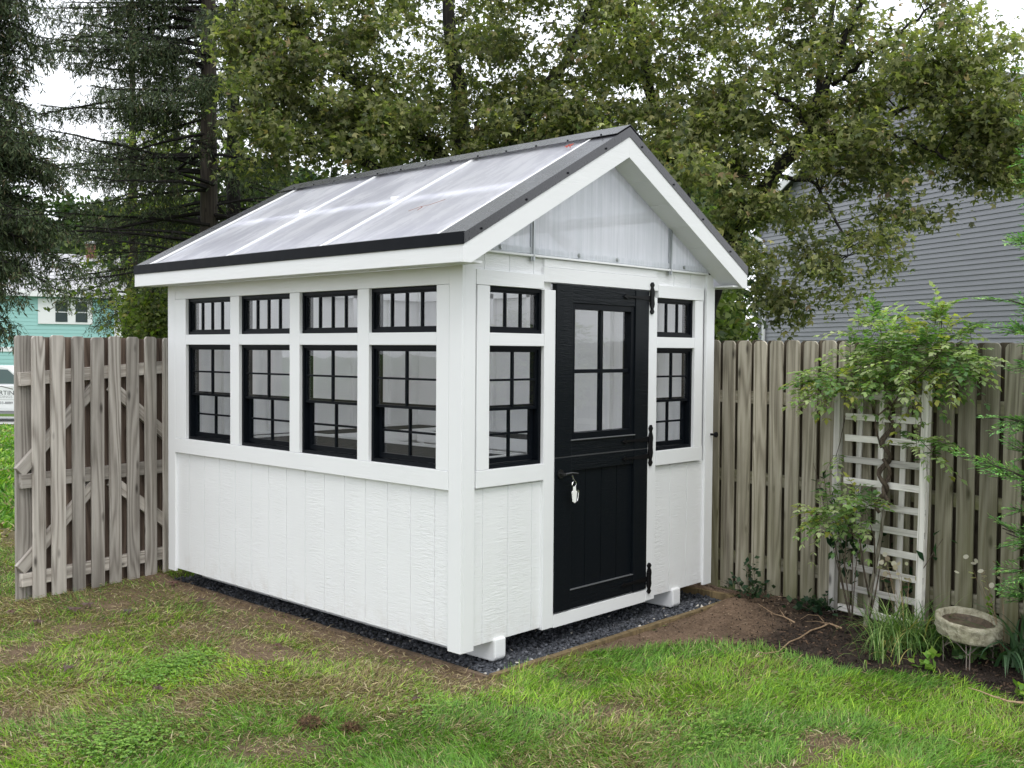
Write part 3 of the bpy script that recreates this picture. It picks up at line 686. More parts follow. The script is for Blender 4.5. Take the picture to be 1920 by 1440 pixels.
bx('ridge_beam', M['interior'], shed, XC - .02, .03, ZR - .17, XC + .02, L - .03, ZR - .05)
bx('collar_beam', M['interior'], shed, .55, 1.2, 2.62, 1.9, 1.24, 2.70); bx('collar_beam', M['interior'], shed, .55, 2.2, 2.62, 1.9, 2.24, 2.70)

# potting benches inside
def bench(x0, y0, x1, y1, z, label, alongx):
    o = empty('potting_bench', ((x0 + x1) / 2, (y0 + y1) / 2, .185), label=label, cat='bench', group='potting benches inside the shed')
    mb = MB()
    for a, b_, c_, d in ((x0, y0, x1, y0 + .02), (x0, y1 - .02, x1, y1), (x0, y0 + .02, x0 + .02, y1 - .02), (x1 - .02, y0 + .02, x1, y1 - .02)): mb.box(a, b_, z - .07, c_, d, z + .018)
    mb.build('bench_frame', M['interior'], o)
    mb = MB()
    if alongx:
        for y in np.arange(y0 + .025, y1 - .05, .062): mb.box(x0 + .022, y, z - .012, x1 - .022, y + .055, z + .004)
    else:
        for x in np.arange(x0 + .025, x1 - .05, .062): mb.box(x, y0 + .022, z - .012, x + .055, y1 - .022, z + .004)
    mb.build('bench_top', M['dark'], o)
    for x in (x0 + .04, x1 - .04):
        for y in (y0 + .04, y1 - .04): MB().box(x - .03, y - .03, .186, x + .03, y + .03, z - .0705).build('leg', M['interior'], o)
bench(.11, .22, .72, L - .72, 1.09, 'dark topped white potting bench just behind the row of side windows', False)
bench(.11, L - .68, W - .12, L - .12, 1.06, 'dark topped white potting bench across the back wall inside the shed', True)
bench(W - .66, 1.1, W - .12, L - .72, 1.05, 'potting bench along the far inner wall behind the door side window', False)
# fallen leaves on roof
def leafmesh(name, p, s_, col, label, rot=0, tilt=0):
    o = empty(name, p, label=label, cat='leaf')
    mm = plain(name + '_tone', col, .6)
    mb = MB(); pts = []
    for k in range(11):
        a = rot + math.pi * (k / 10 - .5) * 1.75; r = s_ * (1 if k % 2 == 0 else .45) * (1 - .25 * abs(k / 10 - .5)); pts.append((p[0] + r * math.cos(a), p[1] + r * math.sin(a), p[2] + .25 * r * (k % 3 - 1) - tilt * r * math.cos(a)))
    pts.append((p[0] - .25 * s_ * math.cos(rot), p[1] - .25 * s_ * math.sin(rot), p[2]))
    n = len(pts); c_ = (p[0] + .1 * s_, p[1], p[2] + .012); mb.poly(pts + [c_], [(i, (i + 1) % n, n) for i in range(n)])
    mb.build('blade', mm, o); MB().tube([(p[0], p[1], p[2] + .005), (p[0] - s_ * .9 * math.cos(rot), p[1] - s_ * .9 * math.sin(rot), p[2] + .012 + tilt * s_ * .9 * math.cos(rot))], .0015, 4).build('stalk', mm, o)
    return o
leafmesh('fallen_leaf', (1.0, .12, rz(1.0) + .012), .035, (.32, .05, .03), 'red leaf lying on the roof panel just below the ridge', .5, -SL)
tw = empty('fallen_twig', (.30, .62, rz(.3)), label='small reddish twig lying on the lower middle of the roof', cat='twig')
MB().tube([(.25, .72, rz(.25) + .006), (.29, .66, rz(.29) + .008), (.31, .60, rz(.31) + .006), (.36, .52, rz(.36) + .008)], .0013, 5).build('stem', plain('red_twig', (.30, .10, .06), .6), tw)
MB().tube([(.29, .66, rz(.29) + .008), (.27, .62, rz(.27) + .012), (.24, .63, rz(.24) + .008)], .0018, 5).build('side_shoot', plain('red_twig', (.30, .10, .06), .6), tw)
# ---------------------------------------------------------------- fences
def picket(parent, mt, c, t, nrm, w_, th, z0, z1, off, ear=.02, name='picket'):
    """c: centre on the fence line, t: unit along, nrm: unit across; off: distance of the picket's back from the line"""
    c = np.array([c[0], c[1], 0.]); t = np.array([t[0], t[1], 0.]); nr = np.array([nrm[0], nrm[1], 0.])
    lean = random.uniform(-.004, .004); h = w_ / 2
    prof = [(-h, z0), (h, z0), (h + lean, z1 - ear), (h - ear * .45 + lean, z1 - ear * .25), (h - ear + lean, z1), (-h + ear + lean, z1), (-h + ear * .45 + lean, z1 - ear * .25), (-h + lean, z1 - ear)]
    o = empty('x') if False else None
    base = c + nr * off
    mb = MB().prism([t * a + np.array([0, 0, b_ - z0]) for a, b_ in prof], nr * th)
    ob = mb.build(name, mt, None, bevel=.003); ob.parent = parent; ob.location = Vector(base + np.array([0, 0, z0]) - org(parent)); return ob
def beam(parent, mt, p, q, th, h, nrm, off, name='rail'):
    """rail between two points (p, q give its bottom edge), h high, th thick"""
    p = np.array(p, float); q = np.array(q, float); nr = np.array([nrm[0], nrm[1], 0.]); mid = (p + q) / 2
    # build along local z so the wood grain runs lengthwise
    Lb = np.linalg.norm(q - p); d = (q - p) / Lb; up = np.cross(nr, d); up = up / np.linalg.norm(up) * (1 if np.cross(nr, d)[2] >= 0 else -1)
    mb = MB().box(-h / 2, 0, -Lb / 2, h / 2, th, Lb / 2); ob = mb.build(name, mt, None, bevel=.003); ob.parent = parent
    X_ = up; Z_ = d; Y_ = np.cross(Z_, X_); 
    if np.dot(Y_, nr) < 0: X_ = -X_; Y_ = -Y_
    o_ = mid + up * h / 2 + nr * off - org(parent)
    Mx = Matrix([[X_[i], Y_[i], Z_[i], o_[i]] for i in range(3)] + [[0, 0, 0, 1]]); ob.matrix_local = Mx; return ob
# right fence: shadow-box, running along the side of the shed
A = np.array([2.695, .063]); B = np.array([2.506, -1.924]); tF = (B - A) / np.linalg.norm(B - A); nF = np.array([tF[1], -tF[0]])
if nF[0] > 0: nF = -nF              # towards the garden
fr_ = empty('picket_fence', (A[0], A[1], 0), label='mossy grey shadowbox fence running beside the shed and behind the trellis', cat='fence')
sp = .1324
def topz(s_): return 1.806 - .024 * max(0, min(1, s_ / 2.)) 
for k in range(-26, 30):
    s_ = .057 + .0 + sp * k; c = A + tF * s_
    z0 = .03 + .03 * max(0, min(1, s_ / 2))
    picket(fr_, M['fence_r'], c, tF, nF, .105, .017, z0 + random.uniform(-.01, .01), topz(s_) + random.uniform(-.006, .006), .021, .024)
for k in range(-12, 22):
    c = A + tF * (.057 + sp * (k + .5)); picket(fr_, M['fence_r_shade'], c, tF, nF, .105, .017, .06, topz(k * sp) + random.uniform(-.006, .004), -.038, .024)
for z0, z1 in ((1.36, 1.36), (.805, .79), (.21, .22)):
    for k in range(-2, 2):
        a = A + tF * (k * 2.2 - 1.1 + .003); b_ = A + tF * (k * 2.2 + 1.1 - .003)
        beam(fr_, M['fence_r'], (*a, z0), (*b_, z0 + (z1 - z0)), .038, .085, nF, -.0195)
for k in (-2, -1, 0, 1, 2):
    c = A + tF * (k * 2.2 - 1.1) - nF * .085; picket(fr_, M['fence_r'], c, tF, nF, .09, .09, -.1, 1.74, -.045, .004, name='post')
# left gate panel
PL = atz(38, 6.98, 0)[:2]; PR = atz(298, 7.9, 0)[:2]; tG = (PR - PL) / np.linalg.norm(PR - PL); nG = np.array([tG[1], -tG[0]])
if np.dot(nG, cC[:2] - PL) < 0: nG = -nG
LG = np.linalg.norm(PR - PL)
gt = empty('wooden_gate', (PL[0], PL[1], 0), label='weathered grey picket gate panel with diagonal braces left of the shed', cat='gate')
def sg(u):     # distance along the gate line for a photo column
    lo, hi = -2., 6.
    for _ in range(50):
        m_ = (lo + hi) / 2; p = PL + tG * m_; d = np.array([p[0], p[1], 1.7]) - cC; uu = 960 + FPX * (d @ cR) / (d @ cF)
        if uu < u: lo = m_
        else: hi = m_
    return lo
cols = [(55, 83), (91, 121), (131, 157), (166, 193), (200.5, 225), (234, 259), (267.5, 291.5), (301, 323)]
for a, b_ in cols:
    s0, s1 = sg(a), sg(b_); c = PL + tG * ((s0 + s1) / 2 - .012); picket(gt, M['fence_l'], c, tG, nG, (s1 - s0) - .014, .019, random.uniform(-.02, .01), 1.795 + random.uniform(-.006, .006), .022, .018)
prev = [(31, 60)] + [(cols[i][1] - 4, cols[i + 1][0] + 6) for i in range(len(cols) - 1)] + [(330, 352)]
for a, b_ in prev:
    s0, s1 = sg(a) + .0, sg(b_) + .05; c = PL + tG * (s0 + s1) / 2; picket(gt, M['fence_l_shade'] if a > 40 else M['fence_l'], c, tG, nG, max(.11, s1 - s0 + .02) if a > 40 else s1 - s0, .019, .0, 1.79 + random.uniform(-.006, .004), -.04, .018)
gs0, gs1 = sg(36), sg(345); gm = sg(191)
def gp(s_, z): p = PL + tG * s_; return (p[0], p[1], z)
for z0, z1, h in ((1.455, 1.54, .09), (.765, .77, .098), (.10, .11, .09)):
    beam(gt, M['fence_l'], gp(gs0, z0), gp(gs1, z1), .04, h, nG, -.0195)
for (a, za, b_, zb) in ((gs0 + .02, .845, gm - .03, 1.41), (gm + .04, 1.41, gs1, .86), (gs0 + .02, .185, gm - .03, .72), (gm + .04, .72, gs1, .20)):
    beam(gt, M['fence_l'], gp(a, za), gp(b_, zb), .036, .085, nG, -.0175, name='brace')

# ---------------------------------------------------------------- trellis
def on_fence(u, off):
    p0 = A + nF * off; lo, hi = -2., 4.
    for _ in range(50):
        m_ = (lo + hi) / 2; p = p0 + tF * m_; d = np.array([p[0], p[1], 1.2]) - cC; lo, hi = (m_, hi) if 960 + FPX * (d @ cR) / (d @ cF) < u else (lo, m_)
    return np.array([*(p0 + tF * lo), 0.])
TLp, TRp = on_fence(1577, .085), on_fence(1742, .16); tT = (TRp - TLp)[:2]; wT = np.linalg.norm(tT); tT = tT / wT; nT = np.array([tT[1], -tT[0]])
if np.dot(nT, cC[:2] - TLp[:2]) < 0: nT = -nT
tr = empty('garden_trellis', (TLp[0], TLp[1], 0), label='pale weathered wooden lattice trellis standing against the fence', cat='trellis')
def tp(s_, z, o_=0): p = TLp[:2] + tT * s_ + nT * o_; return np.array([p[0] + .018 * tT[0] * z, p[1] + .018 * tT[1] * z, z])
def tbar(p, q, w_, th, off, name): return beam(tr, M['trellis'], p, q, th, w_, nT, off, name)
zb, zt = .045, 1.40
for s_ in (0, wT): 
    a, b_ = tp(s_ - .0, zb - .05), tp(s_, 1.59 if s_ else 1.50); side = np.array([*tT, 0]) * .022
    beam(tr, M['trellis'], a - side, b_ - side, .04, .044, nT, -.02, 'stile')
for k in range(1, 4):
    s_ = wT * k / 4; a, b_ = tp(s_, zb), tp(s_, zt + .09); side = np.array([*tT, 0]) * .018; beam(tr, M['trellis'], a - side, b_ - side, .012, .037, nT, -.008, 'lath')
for k in range(11):
    z = .065 + k * .1365; h = .042
    beam(tr, M['trellis'], tp(.02, z), tp(wT - .02, z), .012 if 0 < k else .03, h, nT, .005, 'slat')

# ---------------------------------------------------------------- plants by the fence
def atf(u, v, d): return at(u, v, 6.44 - (u - 1660) * .0029 + d - 6.48)      # d relative to the trellis plane
GREENS = [(.20, .32, .11), (.32, .43, .18), (.50, .56, .31), (.48, .47, .12), (.13, .24, .09)]
def pinnate(crowns, n_fr, parent, colw, flen=(.13, .2), lsz=.042, seed=0, name='foliage', cols=GREENS):
    """compound leaves: rachis with paired oval leaflets, in clusters (centre, radii)"""
    P = []; D = []; N = []; SZ = []; CI = []; rach = MB()
    for c, r, n_, bias in crowns:
        c = np.array(c); n_ = int(n_ * 2.4)
        for k in range(n_):
            d0 = rdir(1, .25)[0]; p0 = c + d0 * np.array(r) * (RNG.random() ** .45); out = norm((d0 * .7 + rdir(1, .15, .5)[0] * .8 + np.array(bias))[None])[0]
            Lf = RNG.uniform(*flen); sag = RNG.uniform(.2, .55); m_ = RNG.integers(4, 7); ci = RNG.choice(len(cols), p=np.array(colw) / sum(colw)); tone = RNG.uniform(.75, 1.3)
            side = norm(np.cross(out, [0, 0, 1.])[None])[0]; pts = []
            for j in range(m_ + 1):
                t = j / m_; q = p0 + out * Lf * t + np.array([0, 0, -1]) * sag * Lf * t * t; pts.append(q)
                if j == 0: continue
                tg_ = norm((out + np.array([0, 0, -2 * sag * t]))[None])[0]
                for sd in (-1, 1):
                    P.append(q); D.append(tg_ * .55 + side * sd * .85 + RNG.normal(size=3) * .12 + np.array([0, 0, -.1])); N.append(np.array([0, 0, 1.]) + RNG.normal(size=3) * .3); SZ.append(lsz * RNG.uniform(.75, 1.2) * (1 - .35 * t)); CI.append(np.array(cols[ci]) * tone * RNG.uniform(.85, 1.15))
                if j == m_: P.append(q); D.append(tg_); N.append(np.array([0, 0, 1.]) + RNG.normal(size=3) * .3); SZ.append(lsz * .85); CI.append(np.array(cols[ci]) * tone)
            rach.tube(pts[::2] if len(pts) > 4 else pts, .0013, 3, False)
    P = np.array(P); SZ = np.array(SZ)
    o = scatter(name, P, np.array(D), np.array(N), SZ, SZ * 1.05, np.clip(np.array(CI), .005, .8), T_oval(.26, .05), M['leaf'], parent)
    return o, rach
vb = atz(1620, 6.33, .03)
vine = empty('climbing_vine', tuple(vb), label='wisteria like climbing vine with feathery leaves twining up the trellis', cat='vine')
cr = [(atf(1655, 650, 6.35), (.30, .22, .16), 40, (0, 0, .3)), (atf(1610, 680, 6.3), (.2, .2, .11), 20, (0, 0, 0)), (atf(1728, 670, 6.3), (.24, .2, .12), 30, (0, 0, .1)), (atf(1720, 700, 6.25), (.22, .2, .07), 18, (0, 0, 0)),
      (atf(1770, 650, 6.3), (.16, .16, .13), 20, (0, 0, .5)), (atf(1795, 685, 6.25), (.13, .12, .06), 14, (.05, -.3, 0)), (atf(1560, 712, 6.3), (.18, .15, .07), 20, (-.3, .1, -.1)), (atf(1540, 728, 6.25), (.12, .1, .05), 10, (-.4, .2, -.2)), (atf(1640, 725, 6.3), (.25, .15, .05), 12, (0, 0, 0)),
      (atf(1650, 612, 6.35), (.07, .07, .08), 8, (0, 0, .8)), (atf(1765, 607, 6.3), (.06, .06, .08), 8, (0, 0, .8)), (atf(1700, 640, 6.3), (.12, .1, .06), 9, (0, 0, .6)),
      (atf(1720, 835, 6.25), (.09, .08, .06), 6, (.1, -.2, -.1)), (atf(1745, 850, 6.2), (.06, .06, .05), 4, (.3, -.3, 0)), (atf(1565, 855, 6.3), (.04, .04, .04), 2, (-.1, .1, -.3)), (atf(1700, 765, 6.2), (.1, .08, .03), 2, (0, 0, -.2)),
      (atf(1592, 945, 6.2), (.14, .11, .05), 12, (-.2, .1, .1)), (atf(1565, 965, 6.2), (.12, .10, .05), 9, (-.2, .1, -.1)), (atf(1545, 970, 6.2), (.08, .07, .04), 7, (-.6, .4, 0)), (atf(1630, 955, 6.15), (.06, .07, .05), 5, (.1, -.1, 0)), (atf(1595, 985, 6.2), (.08, .07, .03), 4, (0, 0, -.1))]
fo, rach = pinnate(cr, 0, vine, [3, 4, 4, 1.4, 2], flen=(.13, .2), lsz=.056)
def path_uv(pts): return [atf(u, v, d) for u, v, d in pts]
tk = MB().tube(path_uv([(1620, 1188, 6.25), (1628, 1135, 6.42), (1640, 1070, 6.45), (1652, 1000, 6.47), (1660, 940, 6.48)]), [.016, .013, .012, .011, .010], 8); tk.build('trunk', M['birchy'], vine, smooth=True)
def helix(u0, v0, u1, v1, d, r, turns, ph, rad, n=44):
    p = []; 
    for i in range(n):
        t = i / (n - 1); c = atf(u0 + (u1 - u0) * t, v0 + (v1 - v0) * t, d); a = ph + turns * 2 * math.pi * t; p.append(c + np.array([*tT, 0]) * r * math.cos(a) + np.array([*nT, 0]) * r * math.sin(a))
    return MB().tube(p, rad, 6)
helix(1663, 945, 1662, 860, 6.43, .02, 1.3, 0, .012).build('stem', M['vine'], vine, smooth=True)
helix(1650, 960, 1668, 770, 6.43, .030, 3.2, 1.0, .012, 70).build('stem', M['vine'], vine, smooth=True)
helix(1652, 940, 1672, 760, 6.43, .026, 3.0, 3.6, .010, 70).build('stem', M['vine'], vine, smooth=True)
for pts, r in (([(1652, 840, 6.42), (1641, 800, 6.4), (1642, 783, 6.4), (1662, 765, 6.42), (1675, 745, 6.4), (1670, 720, 6.36)], .006), ([(1672, 770, 6.45), (1660, 735, 6.4), (1652, 700, 6.36), (1655, 640, 6.33), (1648, 600, 6.33)], .005), ([(1668, 765, 6.42), (1690, 735, 6.35), (1730, 700, 6.3), (1765, 660, 6.3), (1765, 600, 6.3)], .005), ([(1660, 720, 6.36), (1620, 712, 6.3), (1580, 715, 6.3), (1535, 740, 6.25)], .0045),
               ([(1726, 745, 6.3), (1727, 790, 6.27), (1722, 830, 6.25)], .003), ([(1725, 825, 6.25), (1745, 845, 6.2)], .003), ([(1585, 780, 6.4), (1575, 830, 6.35), (1566, 860, 6.32)], .003), ([(1630, 1120, 6.4), (1618, 1060, 6.33), (1612, 1010, 6.25), (1600, 975, 6.2)], .006), ([(1612, 1010, 6.25), (1575, 985, 6.2), (1545, 972, 6.2)], .004), ([(1640, 1075, 6.4), (1640, 1010, 6.3), (1632, 985, 6.2)], .005), ([(1625, 1180, 6.38), (1640, 1120, 6.37), (1648, 1075, 6.36), (1650, 1050, 6.33)], .006), ([(1740, 690, 6.3), (1790, 690, 6.25)], .0035), ([(1700, 725, 6.35), (1700, 680, 6.3), (1703, 640, 6.3)], .004)):
    MB().tube(path_uv(pts), [r * (1 - .45 * i / (len(pts) - 1)) for i in range(len(pts))], 6).build('stem', M['vine'], vine, smooth=True)
rach.build('leaf_stalks', M['vine'], vine)
# dark broad-leaved shrub behind the trellis
def broad(name, label, base, tips, n_, size, cols, wts, cat='shrub', stemr=.004, spread=.05, width=.42, mt='leaf', up=.1):
    o = empty(name, tuple(base), label=label, cat=cat); P = []; D = []; mb = []
    for tip in tips:
        tip = np.array(tip); mid = (base + tip) / 2 + rdir(1)[0] * .03; pts = [base, mid, tip]; m1 = MB().tube(pts, [stemr, stemr * .8, stemr * .5], 5); m1.build('stem', M['vine'], o, smooth=True)
        for k in range(n_):
            t = RNG.uniform(.35, 1.); q = (mid + (tip - mid) * (t - .5) * 2) if t > .5 else base + (mid - base) * t * 2; P.append(q + RNG.normal(size=3) * spread * .3); D.append(rdir(1, up)[0] + norm((tip - base)[None])[0] * .5)
    P = np.array(P); n = len(P); sz = size * RNG.uniform(.6, 1.15, n)
    scatter('foliage', P, np.array(D), np.tile([0, 0, 1.], (n, 1)) + RNG.normal(size=(n, 3)) * .4, sz, sz, pal(n, cols, wts, .25), T_oval(width * .55, .08), M[mt], o); return o
DK = [(.02, .055, .028), (.035, .08, .035), (.05, .10, .05)]
broad('holly_shrub', 'dark glossy leaved shrub climbing the left side of the trellis', atz(1606, 6.42, .03), [atf(1525, 868, 6.55), atf(1555, 915, 6.5), atf(1590, 950, 6.45), atf(1612, 900, 6.5), atf(1618, 960, 6.45), atf(1545, 893, 6.5)], 13, .075, DK, [3, 3, 1], spread=.05, width=.4)
broad('laurel_shrub', 'dark green broad leaved plant pushing through behind the trellis slats', atz(1660, 6.5, .03), [atf(1605, 885, 6.72), atf(1640, 890, 6.72), atf(1690, 830, 6.72), atf(1685, 885, 6.7), atf(1700, 990, 6.68), atf(1685, 1020, 6.68), atf(1660, 1020, 6.7), atf(1715, 975, 6.68), atf(1768, 1010, 6.45), atf(1720, 1060, 6.66), atf(1610, 1100, 6.7), atf(1655, 1130, 6.7), atf(1700, 1130, 6.66)], 9, .08, [(.025, .065, .035), (.04, .10, .045), (.07, .15, .06)], [3, 3, 1], spread=.08, width=.5)
def ground_clump(name, label, u, v, d, r, n_, size, cols, cat='plant', h=.12, width=.7):
    c = at(u, v, d); c[2] = float(bedz(c[0], c[1])); tips = [c + np.array([*(RNG.normal(size=2) * r * .7), RNG.uniform(.3, 1) * h]) for _ in range(n_)]
    return broad(name, label, c, tips, 7, size, cols, [2, 2, 1][:len(cols)], cat, .002, .05, width, up=.35)
ground_clump('ivy_plant', 'small clump of dark ivy at the fence foot right of the gravel pad', 1405, 1105, 7.08, .14, 12, .05, [(.03, .07, .04), (.05, .1, .055), (.09, .14, .08)], h=.13)
ground_clump('ivy_plant', 'dark ivy clump at the fence foot just left of the trellis', 1535, 1130, 6.72, .13, 14, .055, [(.03, .07, .04), (.05, .1, .055), (.09, .14, .08)], h=.12)
ground_clump('ivy_plant', 'wispy ivy sprig climbing the fence above the larger ivy clump', 1412, 1075, 7.13, .05, 6, .04, [(.03, .07, .04), (.06, .11, .055)], h=.30)
ground_clump('lettuce_weed', 'bright green weed with two rounded leaves on the lawn edge before the bird bath', 1755, 1262, 5.62, .05, 4, .06, [(.28, .42, .08), (.2, .36, .07)], h=.09)
ground_clump('dock_plant', 'broad leaved green weed growing on the soil under the bird bath', 1800, 1235, 5.9, .13, 9, .10, [(.10, .2, .05), (.16, .28, .07), (.06, .12, .04)], h=.08)
ground_clump('ground_cover_plant', 'patch of small leaved greenery on the soil right of the bird bath', 1885, 1235, 5.7, .16, 18, .04, [(.10, .18, .07), (.07, .13, .05), (.2, .3, .12)], h=.07)
ground_clump('lettuce_weed', 'small bright green weed in the mulch at the right photo edge', 1915, 1308, 5.2, .04, 4, .05, [(.3, .44, .08), (.2, .36, .07)], h=.05)
ground_clump('lettuce_weed', 'bright green weed poking up behind the bird bath bowl', 1845, 1180, 5.98, .05, 5, .06, [(.28, .42, .08), (.2, .36, .07)], h=.33)
# strap-leaved clumps
def strappy(name, label, c, n, Lr, cols, wts, wd=.009, spread=.06, lean=(0, 0)):
    o = empty(name, tuple(c), label=label, cat='grass clump')
    V = []; Q = []; CO = []; cc = pal(n, cols, wts, .2)
    for k in range(n):
        a = RNG.uniform(0, 2 * math.pi); out = np.array([math.cos(a) + lean[0], math.sin(a) + lean[1], 0]); Lb = RNG.uniform(*Lr); th = RNG.uniform(.45, 1.35); b0_ = c + np.array([*RNG.normal(size=2) * spread, 0]); side = np.array([-math.sin(a), math.cos(a), 0]) * wd * RNG.uniform(.6, 1.1) / 2
        ns = 7; base = len(V); p = b0_.copy(); ang = math.pi / 2 - th * .35
        for j in range(ns + 1):
            t = j / ns; wj = side * (1 - t ** 2.2) ; V += [p - wj, p + wj]; CO += [cc[k]] * 2
            ang -= th * 2.4 / ns * (.4 + t); p = p + Lb / ns * (out * math.cos(ang) + np.array([0, 0, math.sin(ang)]))
            p[2] = max(p[2], c[2] + .004)
            if j < ns: Q.append([base + 2 * j, base + 2 * j + 1, base + 2 * j + 3, base + 2 * j + 2])
    quads_np('blades', np.array(V), np.array(Q), M['grass'], o, np.array(CO)); return o
LI = [(.10, .2, .05), (.17, .28, .07), (.3, .4, .14), (.55, .45, .17)]
c = at(1692, 1210, 6.02); c[2] = .03; strappy('liriope_clump', 'arching clump of strap leaved grass between trellis and bird bath', c, 300, (.26, .42), LI, [4, 4, 2, .5], .008, .085)
c = at(1655, 1255, 5.72); c[2] = .03; strappy('liriope_clump', 'small loose tuft of arching leaves in front of the larger strap leaved clump', c, 45, (.16, .3), LI, [3, 3, 2, .8], .007, .05)
c = at(1915, 1225, 5.6); c[2] = .04; strappy('iris_clump', 'wide grey green strap leaves at the right edge beside the bird bath', c, 40, (.3, .5), [(.06, .13, .06), (.1, .18, .09)], [1, 1], .022, .05)
c = at(1752, 1160, 6.08); c[2] = .04; strappy('liriope_clump', 'few thin green blades rising at the foot of the fence behind the bird bath', c, 25, (.2, .4), LI, [3, 3, 2, .6], .006, .05)
# honesty seed heads
def honesty(label, c0, tips, n_):
    o = empty('honesty_plant', tuple(c0), label=label, cat='dried flower'); P = []; D = []
    for tip in tips:
        pts = [c0, (c0 + tip) / 2 + rdir(1)[0] * .02, tip]; MB().tube(pts, [.002, .0015, .001], 4).build('stem', M['stick'], o)
    for tip in tips:
        for k in range(n_): P.append(tip + RNG.normal(size=3) * .035); D.append(rdir(1)[0])
    P = np.array(P); n = len(P); a = np.linspace(0, 2 * math.pi, 9)[:-1]; tv = np.stack([.5 + .5 * np.cos(a), .45 * np.sin(a), 0 * a], 1); tq = np.array([[0, 1, 2, 3], [0, 3, 4, 7], [4, 5, 6, 7]])
    sz = RNG.uniform(.024, .036, n); D = np.array(D); N_ = rdir(n); cl_ = pal(n, [(.70, .64, .56), (.52, .44, .36), (.36, .28, .22)], [3, 2, 1], .12)
    for k in range(n): scatter('seed_pod', P[k:k + 1], D[k:k + 1], N_[k:k + 1], sz[k:k + 1], sz[k:k + 1], cl_[k:k + 1], (tv, tq), M['leaf'], o)
honesty('dried honesty seed heads in front of the trellis slats', atz(1705, 6.1, .04), [atf(1660, 1050, 6.3), atf(1665, 1065, 6.3), atf(1650, 1068, 6.3), atf(1682, 1065, 6.3), atf(1705, 1083, 6.3), atf(1690, 1080, 6.3)], 4)
honesty('dried honesty seed heads rising above the bird bath', atz(1895, 5.65, .05), [atf(1825, 1068, 6.3), atf(1840, 1075, 6.3), atf(1850, 1085, 6.3), atf(1875, 1065, 6.3), atf(1880, 1105, 6.3), atf(1838, 1090, 6.3)], 4)
# sticks
def stick(label, pts, r, m_='stick', cat='stick', forks=()):
    q = [at(u, v, 6) for u, v in pts]
    def gp_(u, v, dz=.0):
        d_ = at(u, v, 1) - cC; t = (cC[2] - .035) / -d_[2]; p = cC + d_ * t; p[2] = float(bedz(p[0], p[1])) + dz; return p
    P = [gp_(u, v, .012 + .02 * random.random()) for u, v in pts]
    o = empty('fallen_stick', tuple(P[0]), label=label, cat=cat); MB().tube(P, [r * (1 - .6 * i / (len(P) - 1)) for i in range(len(P))], 6).build('stem', M[m_], o, smooth=True)
    for f in forks: 
        F_ = [gp_(u, v, .015 + .02 * random.random()) for u, v in f]; MB().tube(F_, [r * .6 * (1 - .6 * i / (len(F_) - 1)) for i in range(len(F_))], 5).build('side_shoot', M[m_], o, smooth=True)
stick('long pale bent stick lying on the dark mulch', [(1578, 1182), (1555, 1174), (1540, 1174), (1520, 1180), (1500, 1192), (1480, 1206), (1460, 1218), (1435, 1223), (1420, 1222)], .0065, forks=[[(1548, 1174), (1535, 1163), (1515, 1158), (1500, 1162)], [(1555, 1175), (1530, 1168), (1510, 1168)], [(1570, 1180), (1560, 1170)]])
stick('orange brown stick on the soil behind the pale bent stick', [(1490, 1166), (1470, 1158), (1450, 1152), (1420, 1140)], .0055, forks=[[(1470, 1158), (1460, 1148)], [(1480, 1162), (1485, 1170), (1475, 1165)]])
stick('thin brown stick along the bed edge at the lower right', [(1920, 1320), (1890, 1314), (1860, 1303), (1835, 1294), (1815, 1291)], .006)
stick('pale cane lying on the soil behind the bird bath', [(1800, 1208), (1830, 1218), (1872, 1222)], .007)

# ---------------------------------------------------------------- bird bath
bc = at(1815, 1212, 5.75); bc[2] = .0
bb_ = empty('bird_bath', tuple(bc), label='round rough stone bird bath bowl on a low iron stand', cat='bird bath')
n = 56; prof = [(r * .93, z) for r, z in [(.0, .205), (.09, .2), (.135, .215), (.15, .235), (.158, .262), (.17, .268), (.184, .262), (.188, .245), (.180, .228), (.186, .21), (.176, .192), (.178, .178), (.16, .165), (.11, .155), (.0, .152)]]
V = []; tilt = .05
for r, z in prof:
    for k in range(n):
        th = 2 * math.pi * k / n; rr = r; zz = z
        if r > .1:
            j = (vnoise(th * 6 + z * 3, z * 60, 70) - .5); edge = 1 if r > .165 else .3
            rr = r + j * .016 * edge; zz = z + (vnoise(th * 5 + 3, z * 30, 71) - .5) * .012 * edge
        x, y = rr * math.cos(th), rr * math.sin(th); V.append(bc + np.array([x, y, zz - tilt * (x * cR[0] + y * cR[1]) + .13 * (x * cF[0] + y * cF[1])]))
Q = [[i * n + k, i * n + (k + 1) % n, (i + 1) * n + (k + 1) % n, (i + 1) * n + k] for i in range(len(prof) - 1) for k in range(n)]
ms, nt, b, out = mat('cast_stone'); n1 = noise(nt, mapping(nt, (1, 1, 1)), 22, 6, .7, .5); n2 = noise(nt, mapping(nt, (1, 1, 1)), 7, 4)
cc_ = mixc(nt, ramp(nt, n1, [(.3, (.16, .14, .09)), (.5, (.40, .37, .27)), (.72, (.62, .58, .46))]), (.17, .17, .08), ramp(nt, n2, [(.5, 0.), (.75, .7)])); nt.links.new(cc_, b.inputs['Base Color']); b.inputs['Roughness'].default_value = .95; bump(nt, b, n1, 1., .012)
quads_np('bowl', np.array(V), np.array(Q), ms, bb_, None, True)
mbt, nt, b, out = mat('bath_basin'); n1 = noise(nt, mapping(nt, (1, 1, 1)), 30, 5, .7); nt.links.new(ramp(nt, n1, [(.35, (.05, .038, .028)), (.65, (.17, .125, .09))]), b.inputs['Base Color']); b.inputs['Roughness'].default_value = .35
mb = MB().lathe([(.0, .2105), (.10, .2115), (.138, .236)], bc, 28)
